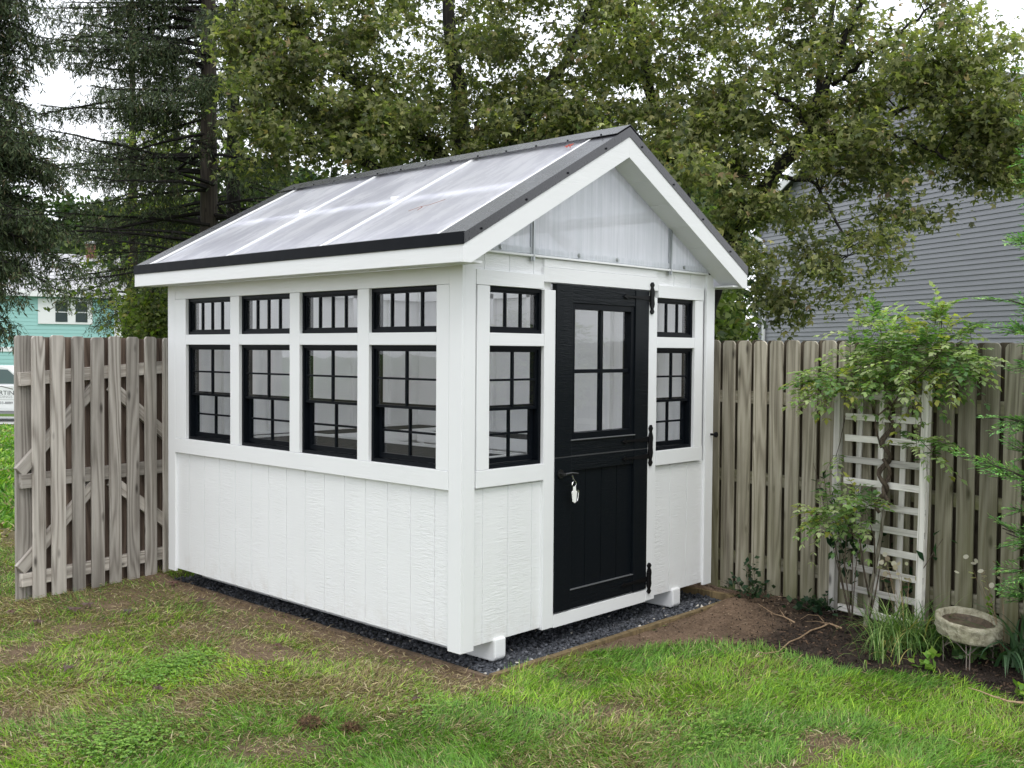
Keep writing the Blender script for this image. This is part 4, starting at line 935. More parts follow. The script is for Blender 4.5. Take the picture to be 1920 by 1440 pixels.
mb.v = [(x, y, z + .13 * ((x - bc[0]) * cF[0] + (y - bc[1]) * cF[1]) - tilt * ((x - bc[0]) * cR[0] + (y - bc[1]) * cR[1])) for x, y, z in mb.v]; mb.build('basin', mbt, bb_)
for k, a in enumerate((math.radians(200), math.radians(290), math.radians(20), math.radians(110))):
    cx_, cy_ = math.cos(a), math.sin(a); mb = MB()
    for o_ in (-.008, .008):
        px, py = -cy_ * o_, cx_ * o_; mb.tube([(bc[0] + cx_ * .125 + px, bc[1] + cy_ * .125 + py, bc[2] - .03), (bc[0] + cx_ * .125 + px, bc[1] + cy_ * .125 + py, bc[2] + .08), (bc[0] + cx_ * .13 + px * 1.6, bc[1] + cy_ * .13 + py * 1.6, bc[2] + .165)], .0035, 6)
    mb.build('leg', plain('rusty_iron', (.24, .2, .17), .7), bb_)
    a2 = a + math.pi / 2; pts = []
    for j in range(9):
        t = j / 8; aa = a + (a2 - a) * t; rr = .125 - .03 * math.sin(math.pi * t); pts.append((bc[0] + rr * math.cos(aa), bc[1] + rr * math.sin(aa), bc[2] + .09 + .05 * math.sin(math.pi * t)))
    MB().tube(pts, .003, 5).build('brace', plain('rusty_iron', (.24, .2, .17), .7), bb_)

# ---------------------------------------------------------------- litter on the lawn
def litter(u, v, s_, col, label, gi=None):
    d_ = at(u, v, 1) - cC; p = cC + d_ * (cC[2] / -d_[2]); p[2] = float(gz(p[0], p[1])) + .025
    o = leafmesh('dead_leaf', tuple(p), s_, col, label, RNG.uniform(0, 6)); return o
for u, v, s_, lb in ((140, 1148, .06, 'crumpled dark brown leaf on the worn lawn in front of the gate'), (70, 1168, .05, 'dark leaf left of the crumpled one in front of the gate'), (165, 1140, .05, 'reddish brown leaf beside the crumpled leaf in front of the gate'), (325, 1100, .05, 'brown leaf at the corner where gate meets shed'), (375, 1130, .045, 'curled brown leaf on the grass by the left end of the shed'),
                     (127, 1262, .045, 'curled brown leaf on the left lawn'), (297, 1300, .04, 'dark grey brown leaf lying on the green clover patch'), (20, 1155, .04, 'dark brown leaf at the far left edge of the lawn'), (240, 1150, .04, 'small curled tan leaf on the grass midway along the gate foot'), (520, 1215, .035, 'small brown leaf beside the worn strip along the shed'), (1440, 1345, .03, 'small pale brown leaf on the bright lawn at lower right'), (780, 1315, .03, 'tiny tan leaf on the lawn in front of the shed corner')):
    litter(u, v, s_, random.choice([(.07, .04, .03), (.10, .05, .035), (.05, .035, .03)]), lb)
def clod(u, v, r, label):
    d_ = at(u, v, 1) - cC; p = cC + d_ * (cC[2] / -d_[2]); p[2] = float(gz(p[0], p[1])) + .01
    o = empty('turf_clod', tuple(p), label=label, cat='clod'); n = 1200; dd = rdir(n, .3); rr = r * RNG.uniform(.5, 1.1, (n, 1)); P = p + dd * rr * np.array([1, 1, .6]); P[:, 2] = np.maximum(P[:, 2], p[2])
    MB().lathe([(0, r * .5), (r * .45, r * .42), (r * .75, r * .2), (r * .8, -.02)], p, 9).build('soil', M['clodm'], o, smooth=True)
    scatter('roots', P, rdir(n), rdir(n), RNG.uniform(.015, .04, n), .004, pal(n, [(.16, .10, .06), (.10, .065, .04), (.25, .17, .09), (.08, .11, .03)], [3, 3, 1, 1]), T_blade(), M['debris'], o)
M['clodm'] = plain('dark_soil', (.07, .045, .032), .95, bumpy=1)
clod(582, 1362, .06, 'torn brown clod of turf in the middle of the lawn'); clod(658, 1372, .04, 'smaller torn clod of turf right of the bigger one')

# ---------------------------------------------------------------- grass
def blades(n, dmin, dmax, amin, amax, hs, ws, name, label, zf=gz):
    dd = np.exp(RNG.uniform(math.log(dmin), math.log(dmax), n)); aa = RNG.uniform(amin, amax, n)
    fh = np.array([cF[0], cF[1]]) / np.hypot(cF[0], cF[1]); rh = np.array([fh[1], -fh[0]])
    x = cC[0] + dd * (fh[0] + rh[0] * np.tan(aa)); y = cC[1] + dd * (fh[1] + rh[1] * np.tan(aa))
    br = bare(x, y); k = ~bedf(x - .02, y - .02) & ~((x > PAD[0] - .04) & (x < PAD[2] + .05) & (y > PAD[1] - .035) & (y < PAD[3])) & (RNG.random(n) > br * .93) & ~((x > 2.4) & (y < 3))
    x, y, dd = x[k], y[k], dd[k]; n = len(x)
    cl = .55 + .9 * fbm(x * 6, y * 6, 80)                       # tufts
    tone = fbm(x * 1.9, y * 1.9, 81)[:, None]; tf = tanf(x, y)
    h = RNG.uniform(*hs, n) * cl * np.where(x > 0, 1.15, 1.0) * (1 - .4 * bare(x, y))
    A_ = (fbm(x * 2.3, y * 2.3, 82) * 9)[:, None] + RNG.normal(size=(n, 1)) * .9
    lean = RNG.uniform(.25, 1.5, n)[:, None]
    D = np.concatenate([np.cos(A_) * lean, np.sin(A_) * lean, np.ones((n, 1)) * RNG.uniform(.25, 1, (n, 1))], 1)
    dry = RNG.random(n) < tf
    g = pal(n, [(.095, .175, .028), (.13, .225, .035), (.17, .26, .05), (.065, .13, .028), (.24, .33, .06)], [3, 4, 2, 2, .8], .15)
    g = 1.75 * g * np.array([[.98, 1.03, .9]]) * (.72 + .6 * tone) * np.where(tone > .55, np.array([[1.1, 1.05, .8]]), np.array([[.92, 1., 1.12]]))
    cg = 1.45 * np.exp(-((x + .98)**2 + (y - 1.05)**2) / .22)[:, None] * np.array([[1, 1.05, .6]]) * .5; g = g * (1 + cg)
    t_ = pal(n, [(.48, .39, .21), (.34, .27, .14), (.60, .51, .31), (.2, .14, .08), (.30, .30, .11)], [3, 3, 1.2, 1.4, 3], .2)
    col = np.where(dry[:, None], t_, g); D[dry, 2] *= .45
    P = np.stack([x, y, zf(x, y) - .004], 1)
    wv = RNG.uniform(*ws, n) * (1 + .10 * np.maximum(dd - 5, 0))
    return tag(scatter(name, P, D, np.tile([0, 0, 1.], (n, 1)) + .5 * RNG.normal(size=(n, 3)), h, wv, np.clip(col, .005, .8), T_blade(), M['grass']), label, 'grass', kind='stuff')
blades(400000, 3.2, 9.3, -.62, .60, (.022, .068), (.0022, .0044), 'lawn_grass', 'short mixed green and straw coloured lawn grass in front of the shed')
blades(26000, 9.3, 33, -.62, -.30, (.06, .11), (.012, .022), 'far_grass', 'bright green mown grass beyond the gate')

# dead thatch lying on the soil and clover
n = 62000; dd = np.exp(RNG.uniform(math.log(3.3), math.log(9), n)); aa = RNG.uniform(-.6, .6, n); fh = norm(cF[:2]); rh = np.array([fh[1], -fh[0]])
x = cC[0] + dd * (fh[0] + rh[0] * np.tan(aa)); y = cC[1] + dd * (fh[1] + rh[1] * np.tan(aa)); k = ~bedf(x - .03, y - .03) & ~((x > PAD[0] - .01) & (x < PAD[2] + .05) & (y > PAD[1] - .01) & (y < PAD[3])) & (RNG.random(n) < .25 + tanf(x, y)) & ~((x > 2.4) & (y < 3)); x, y = x[k], y[k]; n = len(x)
a = RNG.uniform(0, 6.283, n); D = np.stack([np.cos(a), np.sin(a), RNG.uniform(-.05, .35, n)], 1)
tag(scatter('thatch', np.stack([x, y, gz(x, y) + RNG.uniform(.003, .02, n)], 1), D, np.tile([0, 0, 1.], (n, 1)) + .4 * RNG.normal(size=(n, 3)), RNG.uniform(.02, .065, n), RNG.uniform(.002, .0045, n), pal(n, [(.46, .37, .21), (.30, .22, .13), (.18, .12, .08), (.55, .47, .32)], [3, 3, 2, 1], .2), T_blade(), M['grass']), 'dry straw coloured thatch lying among the grass', 'thatch', kind='stuff')
P = []; D = []; CI = []
for u_, v_, r_, m_ in ((300, 1265, .22, 900), (360, 1245, .13, 350), (200, 1400, .25, 420), (250, 1390, .2, 300), (820, 1330, .2, 160), (1350, 1380, .3, 260), (1500, 1300, .2, 150)):
    d_ = at(u_, v_, 1) - cC; c0 = cC + d_ * (cC[2] / -d_[2])
    q = c0[:2] + RNG.normal(size=(m_, 2)) * r_ * .55; z_ = gz(q[:, 0], q[:, 1]) + RNG.uniform(.015, .045, m_)
    for j in range(3):
        a = RNG.uniform(0, 6.28, m_) + j * 2.09; P.append(np.stack([q[:, 0], q[:, 1], z_], 1)); D.append(np.stack([np.cos(a), np.sin(a), .12 * RNG.normal(size=m_)], 1)); CI.append(pal(m_, [(.20, .36, .06), (.28, .44, .08), (.14, .28, .06)], [3, 2, 1], .12))
P = np.concatenate(P); n = len(P); k = ~bedf(P[:, 0], P[:, 1]); sz = RNG.uniform(.009, .017, n)
tag(scatter('clover', P[k], np.concatenate(D)[k], (np.tile([0, 0, 1.], (n, 1)) + .3 * RNG.normal(size=(n, 3)))[k], sz[k], sz[k] * 1.3, np.concatenate(CI)[k], T_oval(.35, .05), M['grass']), 'bright green clover leaves growing through the lawn', 'clover', kind='stuff')
# ---------------------------------------------------------------- trees
def nearest_on(skel, p):
    best = None
    for path, rad in skel:
        P = np.asarray(path); d = np.linalg.norm(P - p, axis=1) + .25 * np.maximum(P[:, 2] - p[2], 0) * 2
        i = int(np.argmin(d))
        if best is None or d[i] < best[0]: best = (d[i], P[i], rad[i] if hasattr(rad, '__len__') else rad)
    return best
def refine(path, n=5, wob=.05):
    out = []
    for a, b_ in zip(path[:-1], path[1:]):
        for k in range(n): out.append(a + (b_ - a) * k / n + (RNG.normal(size=3) * wob * .3 if k else 0))
    out.append(path[-1]); return out
def broadleaf(name, label, limbs, blobs, cols, wts, nleaf=70, lsz=(.07, .12), rad=.42, tmpl=None, bark='bark_dark', group=None, cat='tree', flat=.55, droop=.35, twr=.008, ntwig=6, mt='leaf', base=None, jit=.07):
    """limbs: [(points, radii)], first is the trunk; blobs: [(centre, radii (u,v,depth directions in metres), count)]"""
    base = np.array(limbs[0][0][0]) if base is None else base
    o = empty(name, tuple(base), label=label, cat=cat, group=group)
    skel = []
    for i, (pts, rr) in enumerate(limbs):
        pts = [np.array(p, float) for p in pts]; ref = refine(pts, 5, .06); rad_ = list(np.interp(np.linspace(0, len(pts) - 1, len(ref)), range(len(pts)), rr)); skel.append((ref, rad_))
        MB().tube(ref, rad_, 8).build('trunk' if i == 0 else 'limb', M[bark], o, smooth=True)
    cen = []
    for c, r, n_ in blobs:
        q = rdir(n_) * (RNG.random((n_, 1)) ** .4); cen.append(np.array(c) + q[:, 0:1] * r[0] * cR + q[:, 2:3] * r[1] * np.array([0, 0, 1.]) + q[:, 1:2] * r[2] * np.array([cF[0], cF[1], 0]))
    cen = np.concatenate(cen)
    tw = MB(); P = []; D = []; TO = []
    order = np.argsort([nearest_on(skel, c)[0] for c in cen])
    for i in order:
        c = cen[i]; d_, q, r_ = nearest_on(skel, c); mid = (q + c) / 2 + np.array([0, 0, .12 * d_]) + RNG.normal(size=3) * .06 * d_
        pts = [q, (q + mid) / 2 + RNG.normal(size=3) * .03 * d_, mid, (mid + c) / 2, c]; r0 = min(r_ * .6, twr * (1 + d_)); 
        tw.tube(pts, [r0, r0 * .8, r0 * .6, r0 * .45, r0 * .3], 4, False)
        if d_ > .5: skel.append((pts, [r0, r0 * .8, r0 * .6, r0 * .45, r0 * .3]))
        tone = RNG.uniform(.75, 1.25)
        for k in range(ntwig):
            dd = rdir(1, -.05, .6)[0]; e_ = c + dd * rad * RNG.uniform(.6, 1.1) * np.array([1, 1, flat]) - np.array([0, 0, droop * rad * .4])
            tw.tube([c, (c + e_) / 2 + np.array([0, 0, .03]), e_], [r0 * .3, r0 * .22, r0 * .12], 3, False)
            m_ = int(nleaf / ntwig); t = RNG.random((m_, 1)) ** .7
            P.append(c + (e_ - c) * t + RNG.normal(size=(m_, 3)) * jit); D.append(dd * .6 + rdir(m_, -droop)); TO.append(np.full(m_, tone))
    tw.build('twigs', M[bark], o)
    P = np.concatenate(P); D = np.concatenate(D); TO = np.concatenate(TO)[:, None]; n = len(P)
    sz = RNG.uniform(*lsz, n); hue = fbm(P[:, 0] * .9 + P[:, 2], P[:, 1] * .9 + P[:, 2] * .7, 90)[:, None]
    col = pal(n, cols, wts, .2) * (.6 + .8 * hue) * TO
    scatter('crown', P, D, np.tile([0, 0, 1.], (n, 1)) + .85 * RNG.normal(size=(n, 3)), sz, sz * RNG.uniform(.75, 1.15, n), np.clip(col, .004, .8), tmpl or T_maple(), M[mt], o); return o
OL = [(.165, .18, .08), (.225, .24, .10), (.32, .33, .155), (.115, .145, .07), (.40, .37, .16), (.33, .24, .14)]
def px(d): return FPX / d
def B(u, v, d, ru, rv, rd, n): return (at(u, v, d), (ru * d / FPX, rv * d / FPX, rd), max(1, int(n * (.66 if v < 300 else .8 if v < 400 else .8))))
def G(u, d, z=0.): 
    p = atz(u, d, 0); p[2] = float(gz(p[0], p[1])) + z; return p
# big maple, right: leaning limb over the neighbour's siding
broadleaf('maple_tree', 'large olive leaved maple with a dark leaning limb beside the grey house', [
    ([G(1290, 12.8, -.1), at(1310, 620, 12.8), at(1340, 500, 12.7), at(1385, 415, 12.6), at(1450, 325, 12.5), at(1525, 240, 12.4)], [.20, .17, .14, .115, .095, .085]),
    ([at(1310, 620, 12.8), at(1290, 430, 13), at(1262, 300, 13.1), at(1215, 160, 13.2), at(1190, 20, 13.3), at(1180, -150, 13.4)], [.14, .11, .09, .07, .05, .03]),
    ([at(1525, 240, 12.4), at(1560, 130, 12.4), at(1610, 20, 12.3), at(1640, -120, 12.3)], [.06, .045, .03, .02]),
    ([at(1525, 240, 12.4), at(1535, 150, 12.5), at(1560, 20, 12.6), at(1570, -120, 12.6)], [.05, .04, .03, .02]),
    ([at(1520, 245, 12.4), at(1600, 247, 12.1), at(1650, 247, 12.0), at(1710, 265, 11.9), at(1780, 300, 11.8)], [.05, .042, .035, .025, .015]),
    ([at(1645, 247, 12.0), at(1675, 215, 12), at(1740, 170, 12), at(1820, 120, 12)], [.03, .025, .02, .01]),
    ([at(1520, 240, 12.4), at(1490, 200, 12.5), at(1440, 170, 12.6), at(1380, 150, 12.7)], [.04, .03, .02, .012]),
    ([at(1560, 160, 12.4), at(1610, 120, 12.2), at(1690, 60, 12), at(1760, 0, 11.9)], [.03, .025, .018, .012]),
    ([at(1450, 325, 12.5), at(1400, 330, 12.3), at(1350, 345, 12.1)], [.03, .022, .012]),
    ([at(1450, 325, 12.5), at(1530, 345, 12.1), at(1560, 400, 11.7), at(1590, 480, 11.5)], [.03, .022, .016, .01]),
    ], [B(1250, 60, 13.2, 190, 190, 1.6, 78), B(1280, 250, 12.9, 150, 110, 1.3, 52), B(1450, 60, 12.6, 180, 150, 1.3, 42), B(1400, 230, 12.4, 120, 90, 1.2, 40), B(1620, 100, 12.2, 190, 150, 1.2, 46), B(1610, 295, 12, 170, 65, 1.0, 36), B(1800, 130, 11.9, 110, 140, .9, 48), B(1880, 230, 11.8, 50, 60, .5, 16), B(1650, 230, 12.3, 140, 70, .8, 30),
        B(1810, 270, 11.8, 110, 70, .8, 30), B(1860, 320, 11.6, 50, 40, .5, 9), B(1470, 400, 12, 80, 45, .8, 9), B(1375, 385, 12.6, 45, 70, .9, 16), B(1400, 490, 12, 45, 40, .6, 7), B(1530, 480, 11.7, 50, 45, .5, 8), B(1610, 455, 11.6, 30, 30, .4, 4), B(1635, 490, 11.6, 14, 12, .2, 1), B(1590, 540, 11.6, 18, 20, .2, 2), B(1460, 555, 11.7, 60, 22, .4, 7), B(1510, 590, 11.7, 22, 12, .2, 2), B(1690, 390, 11.7, 40, 25, .4, 4), B(1760, 395, 11.7, 18, 12, .2, 1),
        B(1290, 300, 11.4, 45, 45, .5, 8), B(1400, -250, 13, 420, 150, 2, 30)],
    OL, [4, 5, 4, 3, 1.4, .5], nleaf=140, lsz=(.03, .095))
broadleaf('maple_tree', 'broad dense maple crown rising directly behind the shed roof', [
    ([G(880, 13.8, -.1), at(890, 500, 13.8), at(870, 300, 13.8), at(850, 120, 13.9), at(830, -80, 14)], [.22, .19, .15, .10, .06]),
    ([at(885, 420, 13.8), at(960, 250, 13.6), at(1050, 130, 13.4), at(1110, 0, 13.3)], [.11, .08, .06, .03]), ([at(880, 350, 13.8), at(770, 240, 13.5), at(660, 150, 13.2), at(560, 60, 13)], [.11, .08, .06, .03]), ([at(885, 450, 13.8), at(740, 330, 13.2), at(600, 270, 12.8), at(500, 260, 12.5)], [.08, .06, .04, .02]),
    ([at(885, 440, 13.8), at(990, 330, 13.3), at(1110, 260, 13)], [.07, .05, .03])],
    [B(1020, 90, 13.4, 190, 170, 1.6, 95), B(800, 90, 13.6, 200, 170, 1.7, 100), B(600, 100, 13, 150, 150, 1.4, 70), B(900, 240, 13.2, 280, 80, 1.2, 80), B(620, 260, 12.8, 150, 80, 1.2, 46), B(1090, 230, 13, 120, 80, 1.2, 34), B(500, 210, 12.6, 60, 90, .9, 18), B(470, 290, 12.3, 50, 22, .5, 6), B(520, 60, 12.8, 60, 90, .8, 20), B(470, 110, 12.8, 45, 120, .7, 20), B(850, -220, 13.6, 420, 170, 2, 36)],
    OL, [4, 5, 3, 4, 1.2, .4], nleaf=140, lsz=(.03, .095))
# trees farther back fill the gaps
def backtree(label, u, d, ztop, w_, cols, wts, n=60, z0=.5, lsz=(.12, .22), nleaf=60, name='background_tree', bark='bark_dark'):
    g = G(u, d, -.1); top = g + np.array([0, 0, ztop]); blobs = []
    for k in range(4):
        z = z0 + (ztop - z0) * (k + .5) / 4; rr = w_ * (.85 if k in (0, 3) else 1.05) * (.55 if k == 3 else 1); c = g + np.array([0, 0, z]); blobs.append((c, (rr, (ztop - z0) / 6.5, rr), n // 4))
    return broadleaf(name, label, [([g, g + np.array([.1, 0, ztop * .3]), g + np.array([0, .1, ztop * .6]), top * 1.], [.22, .18, .12, .04])], blobs, cols, wts, nleaf=nleaf, lsz=lsz, rad=w_ * .28, tmpl=T_oval(.3, .08), bark=bark, group=None, jit=.2, ntwig=5, flat=.8)
GR = [(.10, .135, .05), (.15, .19, .06), (.21, .25, .075), (.06, .09, .04)]; DKG = [(.035, .065, .035), (.055, .095, .045), (.08, .12, .055)]; YG = [(.14, .18, .05), (.20, .24, .065), (.10, .14, .04), (.24, .22, .07)]
backtree('fresh green tree seen through the bare spruce branches left of the shed', 330, 22, 7.0, 2.0, YG, [3, 3, 2, 1], 110, .5, (.08, .15), 90)
backtree('yellow green bushy tree just left of the shed eave above the gate', 292, 19, 3.6, .8, YG, [3, 3, 2, 1], 70, .2, (.07, .13), 90)
backtree('dark round tree close behind the left end of the shed roof', 455, 20, 6.0, 1.9, GR, [3, 3, 1, 3], 90)
backtree('deep green tree behind the middle of the roof ridge', 700, 22, 7.4, 2.5, GR, [3, 3, 1, 3], 100)
backtree('deep green tree behind the roof peak', 1000, 22, 7.4, 2.5, GR, [3, 3, 1, 3], 100)
backtree('dark green tree between roof peak and the grey house', 1230, 20, 6.6, 1.8, GR, [3, 3, 1, 3], 90)
backtree('green bush under the right eave beside the grey house corner', 1345, 18.5, 3.1, .62, YG, [2, 1, 3, .5], 70, -.2, (.10, .18))
backtree('low dark shrub filling the gap under the maple left of the grey house', 1310, 16.5, 4.2, .72, GR, [2, 3, 1, 2], 50, 0, (.10, .18))
for lb, u, d, zt, w_ in (('tall dark tree far behind the teal house', 130, 75, 13.5, 5.5), ('dark tree right behind the teal house chimney', 235, 70, 12.5, 5.), ('dark far tree at the left photo edge', -30, 70, 14, 6), ('far dark tree right of the teal house', 330, 62, 12, 4.5), ('far dark tree hidden behind the shed', 560, 60, 13, 6), ('far dark tree behind the maple', 820, 60, 13, 6), ('far dark tree behind the roof peak', 1100, 60, 14, 6), ('far dark tree beside the grey house', 1330, 58, 13, 5), ('far dark tree out beyond the truck', -330, 64, 13, 6), ('far dark tree well left of the truck', -640, 58, 12, 6), ('far dark tree at the outer left of the yard', -980, 52, 12, 6)):
    backtree(lb, u, d, zt, w_, DKG + [(.06, .08, .03)], [2, 3, 3, 2], 150, .3, (.35, .65), 60)

# ---- conifers
def conifer(label, base, h, trunk_r, reach, z_lo, z_hi, dead, seed, az=None, step=.3, per=5, dens=1., droop=.2, twig=.5, bark='bark', lean=(0, 0)):
    """reach(z)-> branch length, dead(z)-> share of bare branches"""
    base = np.array(base); o = empty('spruce_tree', tuple(base), label=label, cat='tree')
    tp_ = [base + np.array([lean[0] * t, lean[1] * t, h * t]) for t in np.linspace(0, 1, 14)]; MB().tube(tp_, [trunk_r * (1 - .75 * t) for t in np.linspace(0, 1, 14)], 10).build('trunk', M[bark], o, smooth=True)
    br = MB(); P = []; D = []; n_b = 0
    z = z_lo
    while z < z_hi:
        for k in range(per):
            zz = z + RNG.uniform(-.3, .3); a = RNG.uniform(0, 2 * math.pi) if az is None else az[RNG.integers(len(az))] + RNG.normal() * .45
            R_ = reach(zz) * RNG.uniform(.5, 1.12); isdead = RNG.random() < dead(zz, a); out = np.array([math.cos(a), math.sin(a), 0]); side = np.array([-out[1], out[0], 0])
            p0 = base + np.array([lean[0] * zz / h, lean[1] * zz / h, zz]); pts = []; up0 = RNG.uniform(-.16, .34)
            nseg = 8
            for j in range(nseg + 1):
                t = j / nseg; pts.append(p0 + out * R_ * t + np.array([0, 0, R_ * (up0 * t - droop * 2.2 * t * t + droop * 1.1 * t ** 3)]) + side * R_ * .06 * math.sin(3 * t + k) + RNG.normal(size=3) * .012 * t)
            r0 = .008 + .009 * R_; br.tube(pts, [r0 * (1 - .8 * j / nseg) for j in range(nseg + 1)], 5, False)
            nt_ = int(R_ / (.11 if not isdead else .16) * dens)
            for q in range(nt_):
                t = .18 + .82 * (q + RNG.random()) / nt_; i = min(int(t * nseg), nseg - 1); c = pts[i] + (pts[i + 1] - pts[i]) * (t * nseg - i)
                sd = 1 if q % 2 else -1; Lt = twig * RNG.uniform(.5, 1.2) * (1.15 - .6 * t); d1 = norm((side * sd * .75 + out * .55 + np.array([0, 0, RNG.uniform(-.5, .15) if isdead else RNG.uniform(-.25, .1)]))[None])[0]
                e1 = c + d1 * Lt * .6; e2 = e1 + d1 * Lt * .25 + np.array([0, 0, -Lt * (.35 if isdead else .45)])
                br.tube([c, e1, e2], [.005, .0035, .002], 3, False)
                if isdead:
                    for _ in range(2):
                        s_ = c + (e1 - c) * RNG.uniform(.3, 1); br.tube([s_, s_ + rdir(1, -.3)[0] * Lt * .35], [.0028, .0015], 3, False)
                    if RNG.random() < .93: continue
                segs = [(c, e1), (e1, e2)]
                for _ in range(3):      # hanging twiglets
                    s_ = c + (e1 - c) * RNG.uniform(.1, 1); segs.append((s_, s_ + np.array([RNG.normal() * .06, RNG.normal() * .06, -Lt * RNG.uniform(.35, .8)])))
                for sa, sb in segs:
                    ln = np.linalg.norm(sb - sa); m_ = max(3, int(ln / .022)); tt = RNG.random((m_, 1)); P.append(sa + (sb - sa) * tt); D.append(norm((sb - sa)[None]) * .9 + rdir(m_) * .75)
        z += step
    br.build('branches', M['bark_dark'], o)
    P = np.concatenate(P); D = np.concatenate(D); n = len(P); sz = RNG.uniform(.045, .085, n)
    tone = (.6 + .8 * fbm(P[:, 0] * 1.5 + P[:, 2] * 2, P[:, 1] * 1.5, 95))[:, None]
    scatter('needles', P, D, rdir(n), sz, sz * .36, np.clip(pal(n, [(.052, .078, .04), (.08, .11, .055), (.12, .145, .07), (.13, .11, .065)], [4, 4, 2, .8], .2) * tone, .003, .5), T_oval(.3, .05), M['needle'], o)
    return o
def angR(dx, df):  # world azimuth for a direction right/forward of the camera
    v = cR[:2] * dx + cF[:2] * df; return math.atan2(v[1], v[0])
# main spruce, bare below, its live branches sweeping left
b0 = G(392, 15.5, -.1)
leftish = [angR(-1, 0), angR(-1, .3), angR(-1, -.3), angR(-1, -.05), angR(-.8, .8), angR(-.7, -.8), angR(1, .2), angR(.6, -1)]
conifer('tall half bare spruce with a thick scaly trunk left of the maple crown', b0, 15, .16, lambda z: 2.6 if z < 7.5 else 2.2, 3.4, 8.6, lambda z, a: .85 if z < 3.9 else (.55 if z < 4.9 else .1), 1, az=leftish, step=.25, per=5, dens=1.4, droop=.1, twig=.55)
b1 = G(-75, 11, -.1)
conifer('dark drooping spruce at the left edge of the photo', b1, 13, .16, lambda z: .62 if z < 2.9 else (1.1 + .15 * math.sin(z * 3) if z < 4.5 else .8), 2.35, 6.4, lambda z, a: .12, 2, az=[angR(1, 0), angR(1, .5), angR(1, -.5), angR(0, -1), angR(.3, 1), angR(.9, .2)], step=.22, per=6, dens=2.1, droop=.3, twig=.42)
b2 = G(438, 17.5, -.1)
conifer('second dark trunk close behind the bare spruce', b2, 14, .15, lambda z: 1.5, 3., 8.6, lambda z, a: .5, 3, step=.35, per=4, droop=.25, bark='bark_dark')
b3 = G(-30, 21, -.1)
conifer('mid distance spruce left of the teal house', b3, 9, .17, lambda z: 1.35 - .1 * z, 3.2, 7.2, lambda z, a: .1, 4, step=.3, per=6, dens=.8, droop=.3, twig=.6)
b4 = G(215, 21, -.1)
conifer('thin young spruce with sparse tips in front of the teal house', b4, 2.35, .03, lambda z: max(.2, .95 - .3 * z), .4, 2.2, lambda z, a: .35, 5, step=.3, per=4, dens=.8, droop=-.05, twig=.28)

b5 = G(250, 24, -.1)
conifer('full green spruce standing behind the bare spruce branches', b5, 10.5, .16, lambda z: 2.1 - .13 * z, 3.4, 8.2, lambda z, a: .1, 6, step=.3, per=6, dens=.9, droop=.22, twig=.6)
# feathery arborvitae at the right edge
ab = atz(2068, 5.25, .03); av = empty('arborvitae', tuple(ab), label='bright feathery evergreen reaching in from the right edge of the photo', cat='evergreen')
MB().tube([ab, ab + [0, 0, 1.5], ab + [.02, 0, 3.4]], [.045, .035, .012], 8).build('trunk', M['bark'], av, smooth=True)
P = []; D = []; N = []; SZ = []; CL = []; st = MB()
def frond(p, d, Lf, tone):
    """flat fan of scale sprays"""
    up = norm(np.cross(np.cross(d, [0, 0, 1.]), d)[None])[0]; side = norm(np.cross(d, up)[None])[0]; roll = RNG.normal() * .5; side = side * math.cos(roll) + up * math.sin(roll)
    pts = [p, p + d * Lf * .5 + np.array([0, 0, -.01]), p + d * Lf + np.array([0, 0, -.12 * Lf])]; st.tube(pts, [.003, .002, .001], 3, False)
    m_ = int(Lf / .012)
    for j in range(m_):
        t = (j + .5) / m_; q = p + d * Lf * t + np.array([0, 0, -.12 * Lf * t * t]); sd = 1 if j % 2 else -1; l1 = Lf * .42 * (1 - .75 * t) * RNG.uniform(.7, 1.15) + .012; d1 = norm((side * sd * .7 + d * .72 + RNG.normal(size=3) * .08)[None])[0]
        k_ = max(2, int(l1 / .009))
        for i in range(k_):
            s_ = (i + .3) / k_; P.append(q + d1 * l1 * s_); sd2 = 1 if i % 2 else -1; D.append(d1 * .8 + d * .25 + np.cross(d1, up) * sd2 * .5 + RNG.normal(size=3) * .12); N.append(up + RNG.normal(size=3) * .3); SZ.append(RNG.uniform(.02, .034)); CL.append(tone * (.75 + .5 * t) * RNG.uniform(.85, 1.15))
    P.append(pts[2]); D.append(d); N.append(up); SZ.append(.02); CL.append(tone * 1.3)
tl_ = [angR(-1, 0), angR(-1, .5), angR(-1, -.5), angR(-.5, -1), angR(-.3, 1), angR(.6, -.8)]
for z in np.arange(.35, 3.9, .15):
    for k in range(8):
        a = tl_[RNG.integers(len(tl_))] + RNG.normal() * .3; out = np.array([math.cos(a), math.sin(a), .25]); out /= np.linalg.norm(out); R_ = (.43 if z < 2.2 else .36) * RNG.uniform(.55, 1.08) * (1.0 if not (1.3 < z < 1.5) else .7); p0 = ab + np.array([0, 0, z]); e_ = p0 + out * R_; st.tube([p0, (p0 + e_) / 2 - np.array([0, 0, .02]), e_], [.008, .006, .003], 4, False)
        tone = RNG.uniform(.7, 1.3)
        for q in range(4): t = RNG.uniform(.45, 1); frond(p0 + (e_ - p0) * t, norm((out + rdir(1, .0)[0] * .55)[None])[0], RNG.uniform(.09, .17), tone)
tip = at(1812, 853, 5.2); p0 = at(1990, 925, 5.25); st.tube([ab + [0, 0, .95], p0, at(1900, 885, 5.2), tip], [.01, .007, .004, .001], 4, False)
for q in range(15): t = q / 14; c = p0 + (tip - p0) * t; frond(c, norm((norm((tip - p0)[None])[0] + rdir(1)[0] * .35)[None])[0], .13 * (1.25 - .6 * t), 1.35)
P = np.array(P); SZ = np.array(SZ); CL = np.array(CL)[:, None]; n = len(P)
st.build('branches', M['bark'], av)
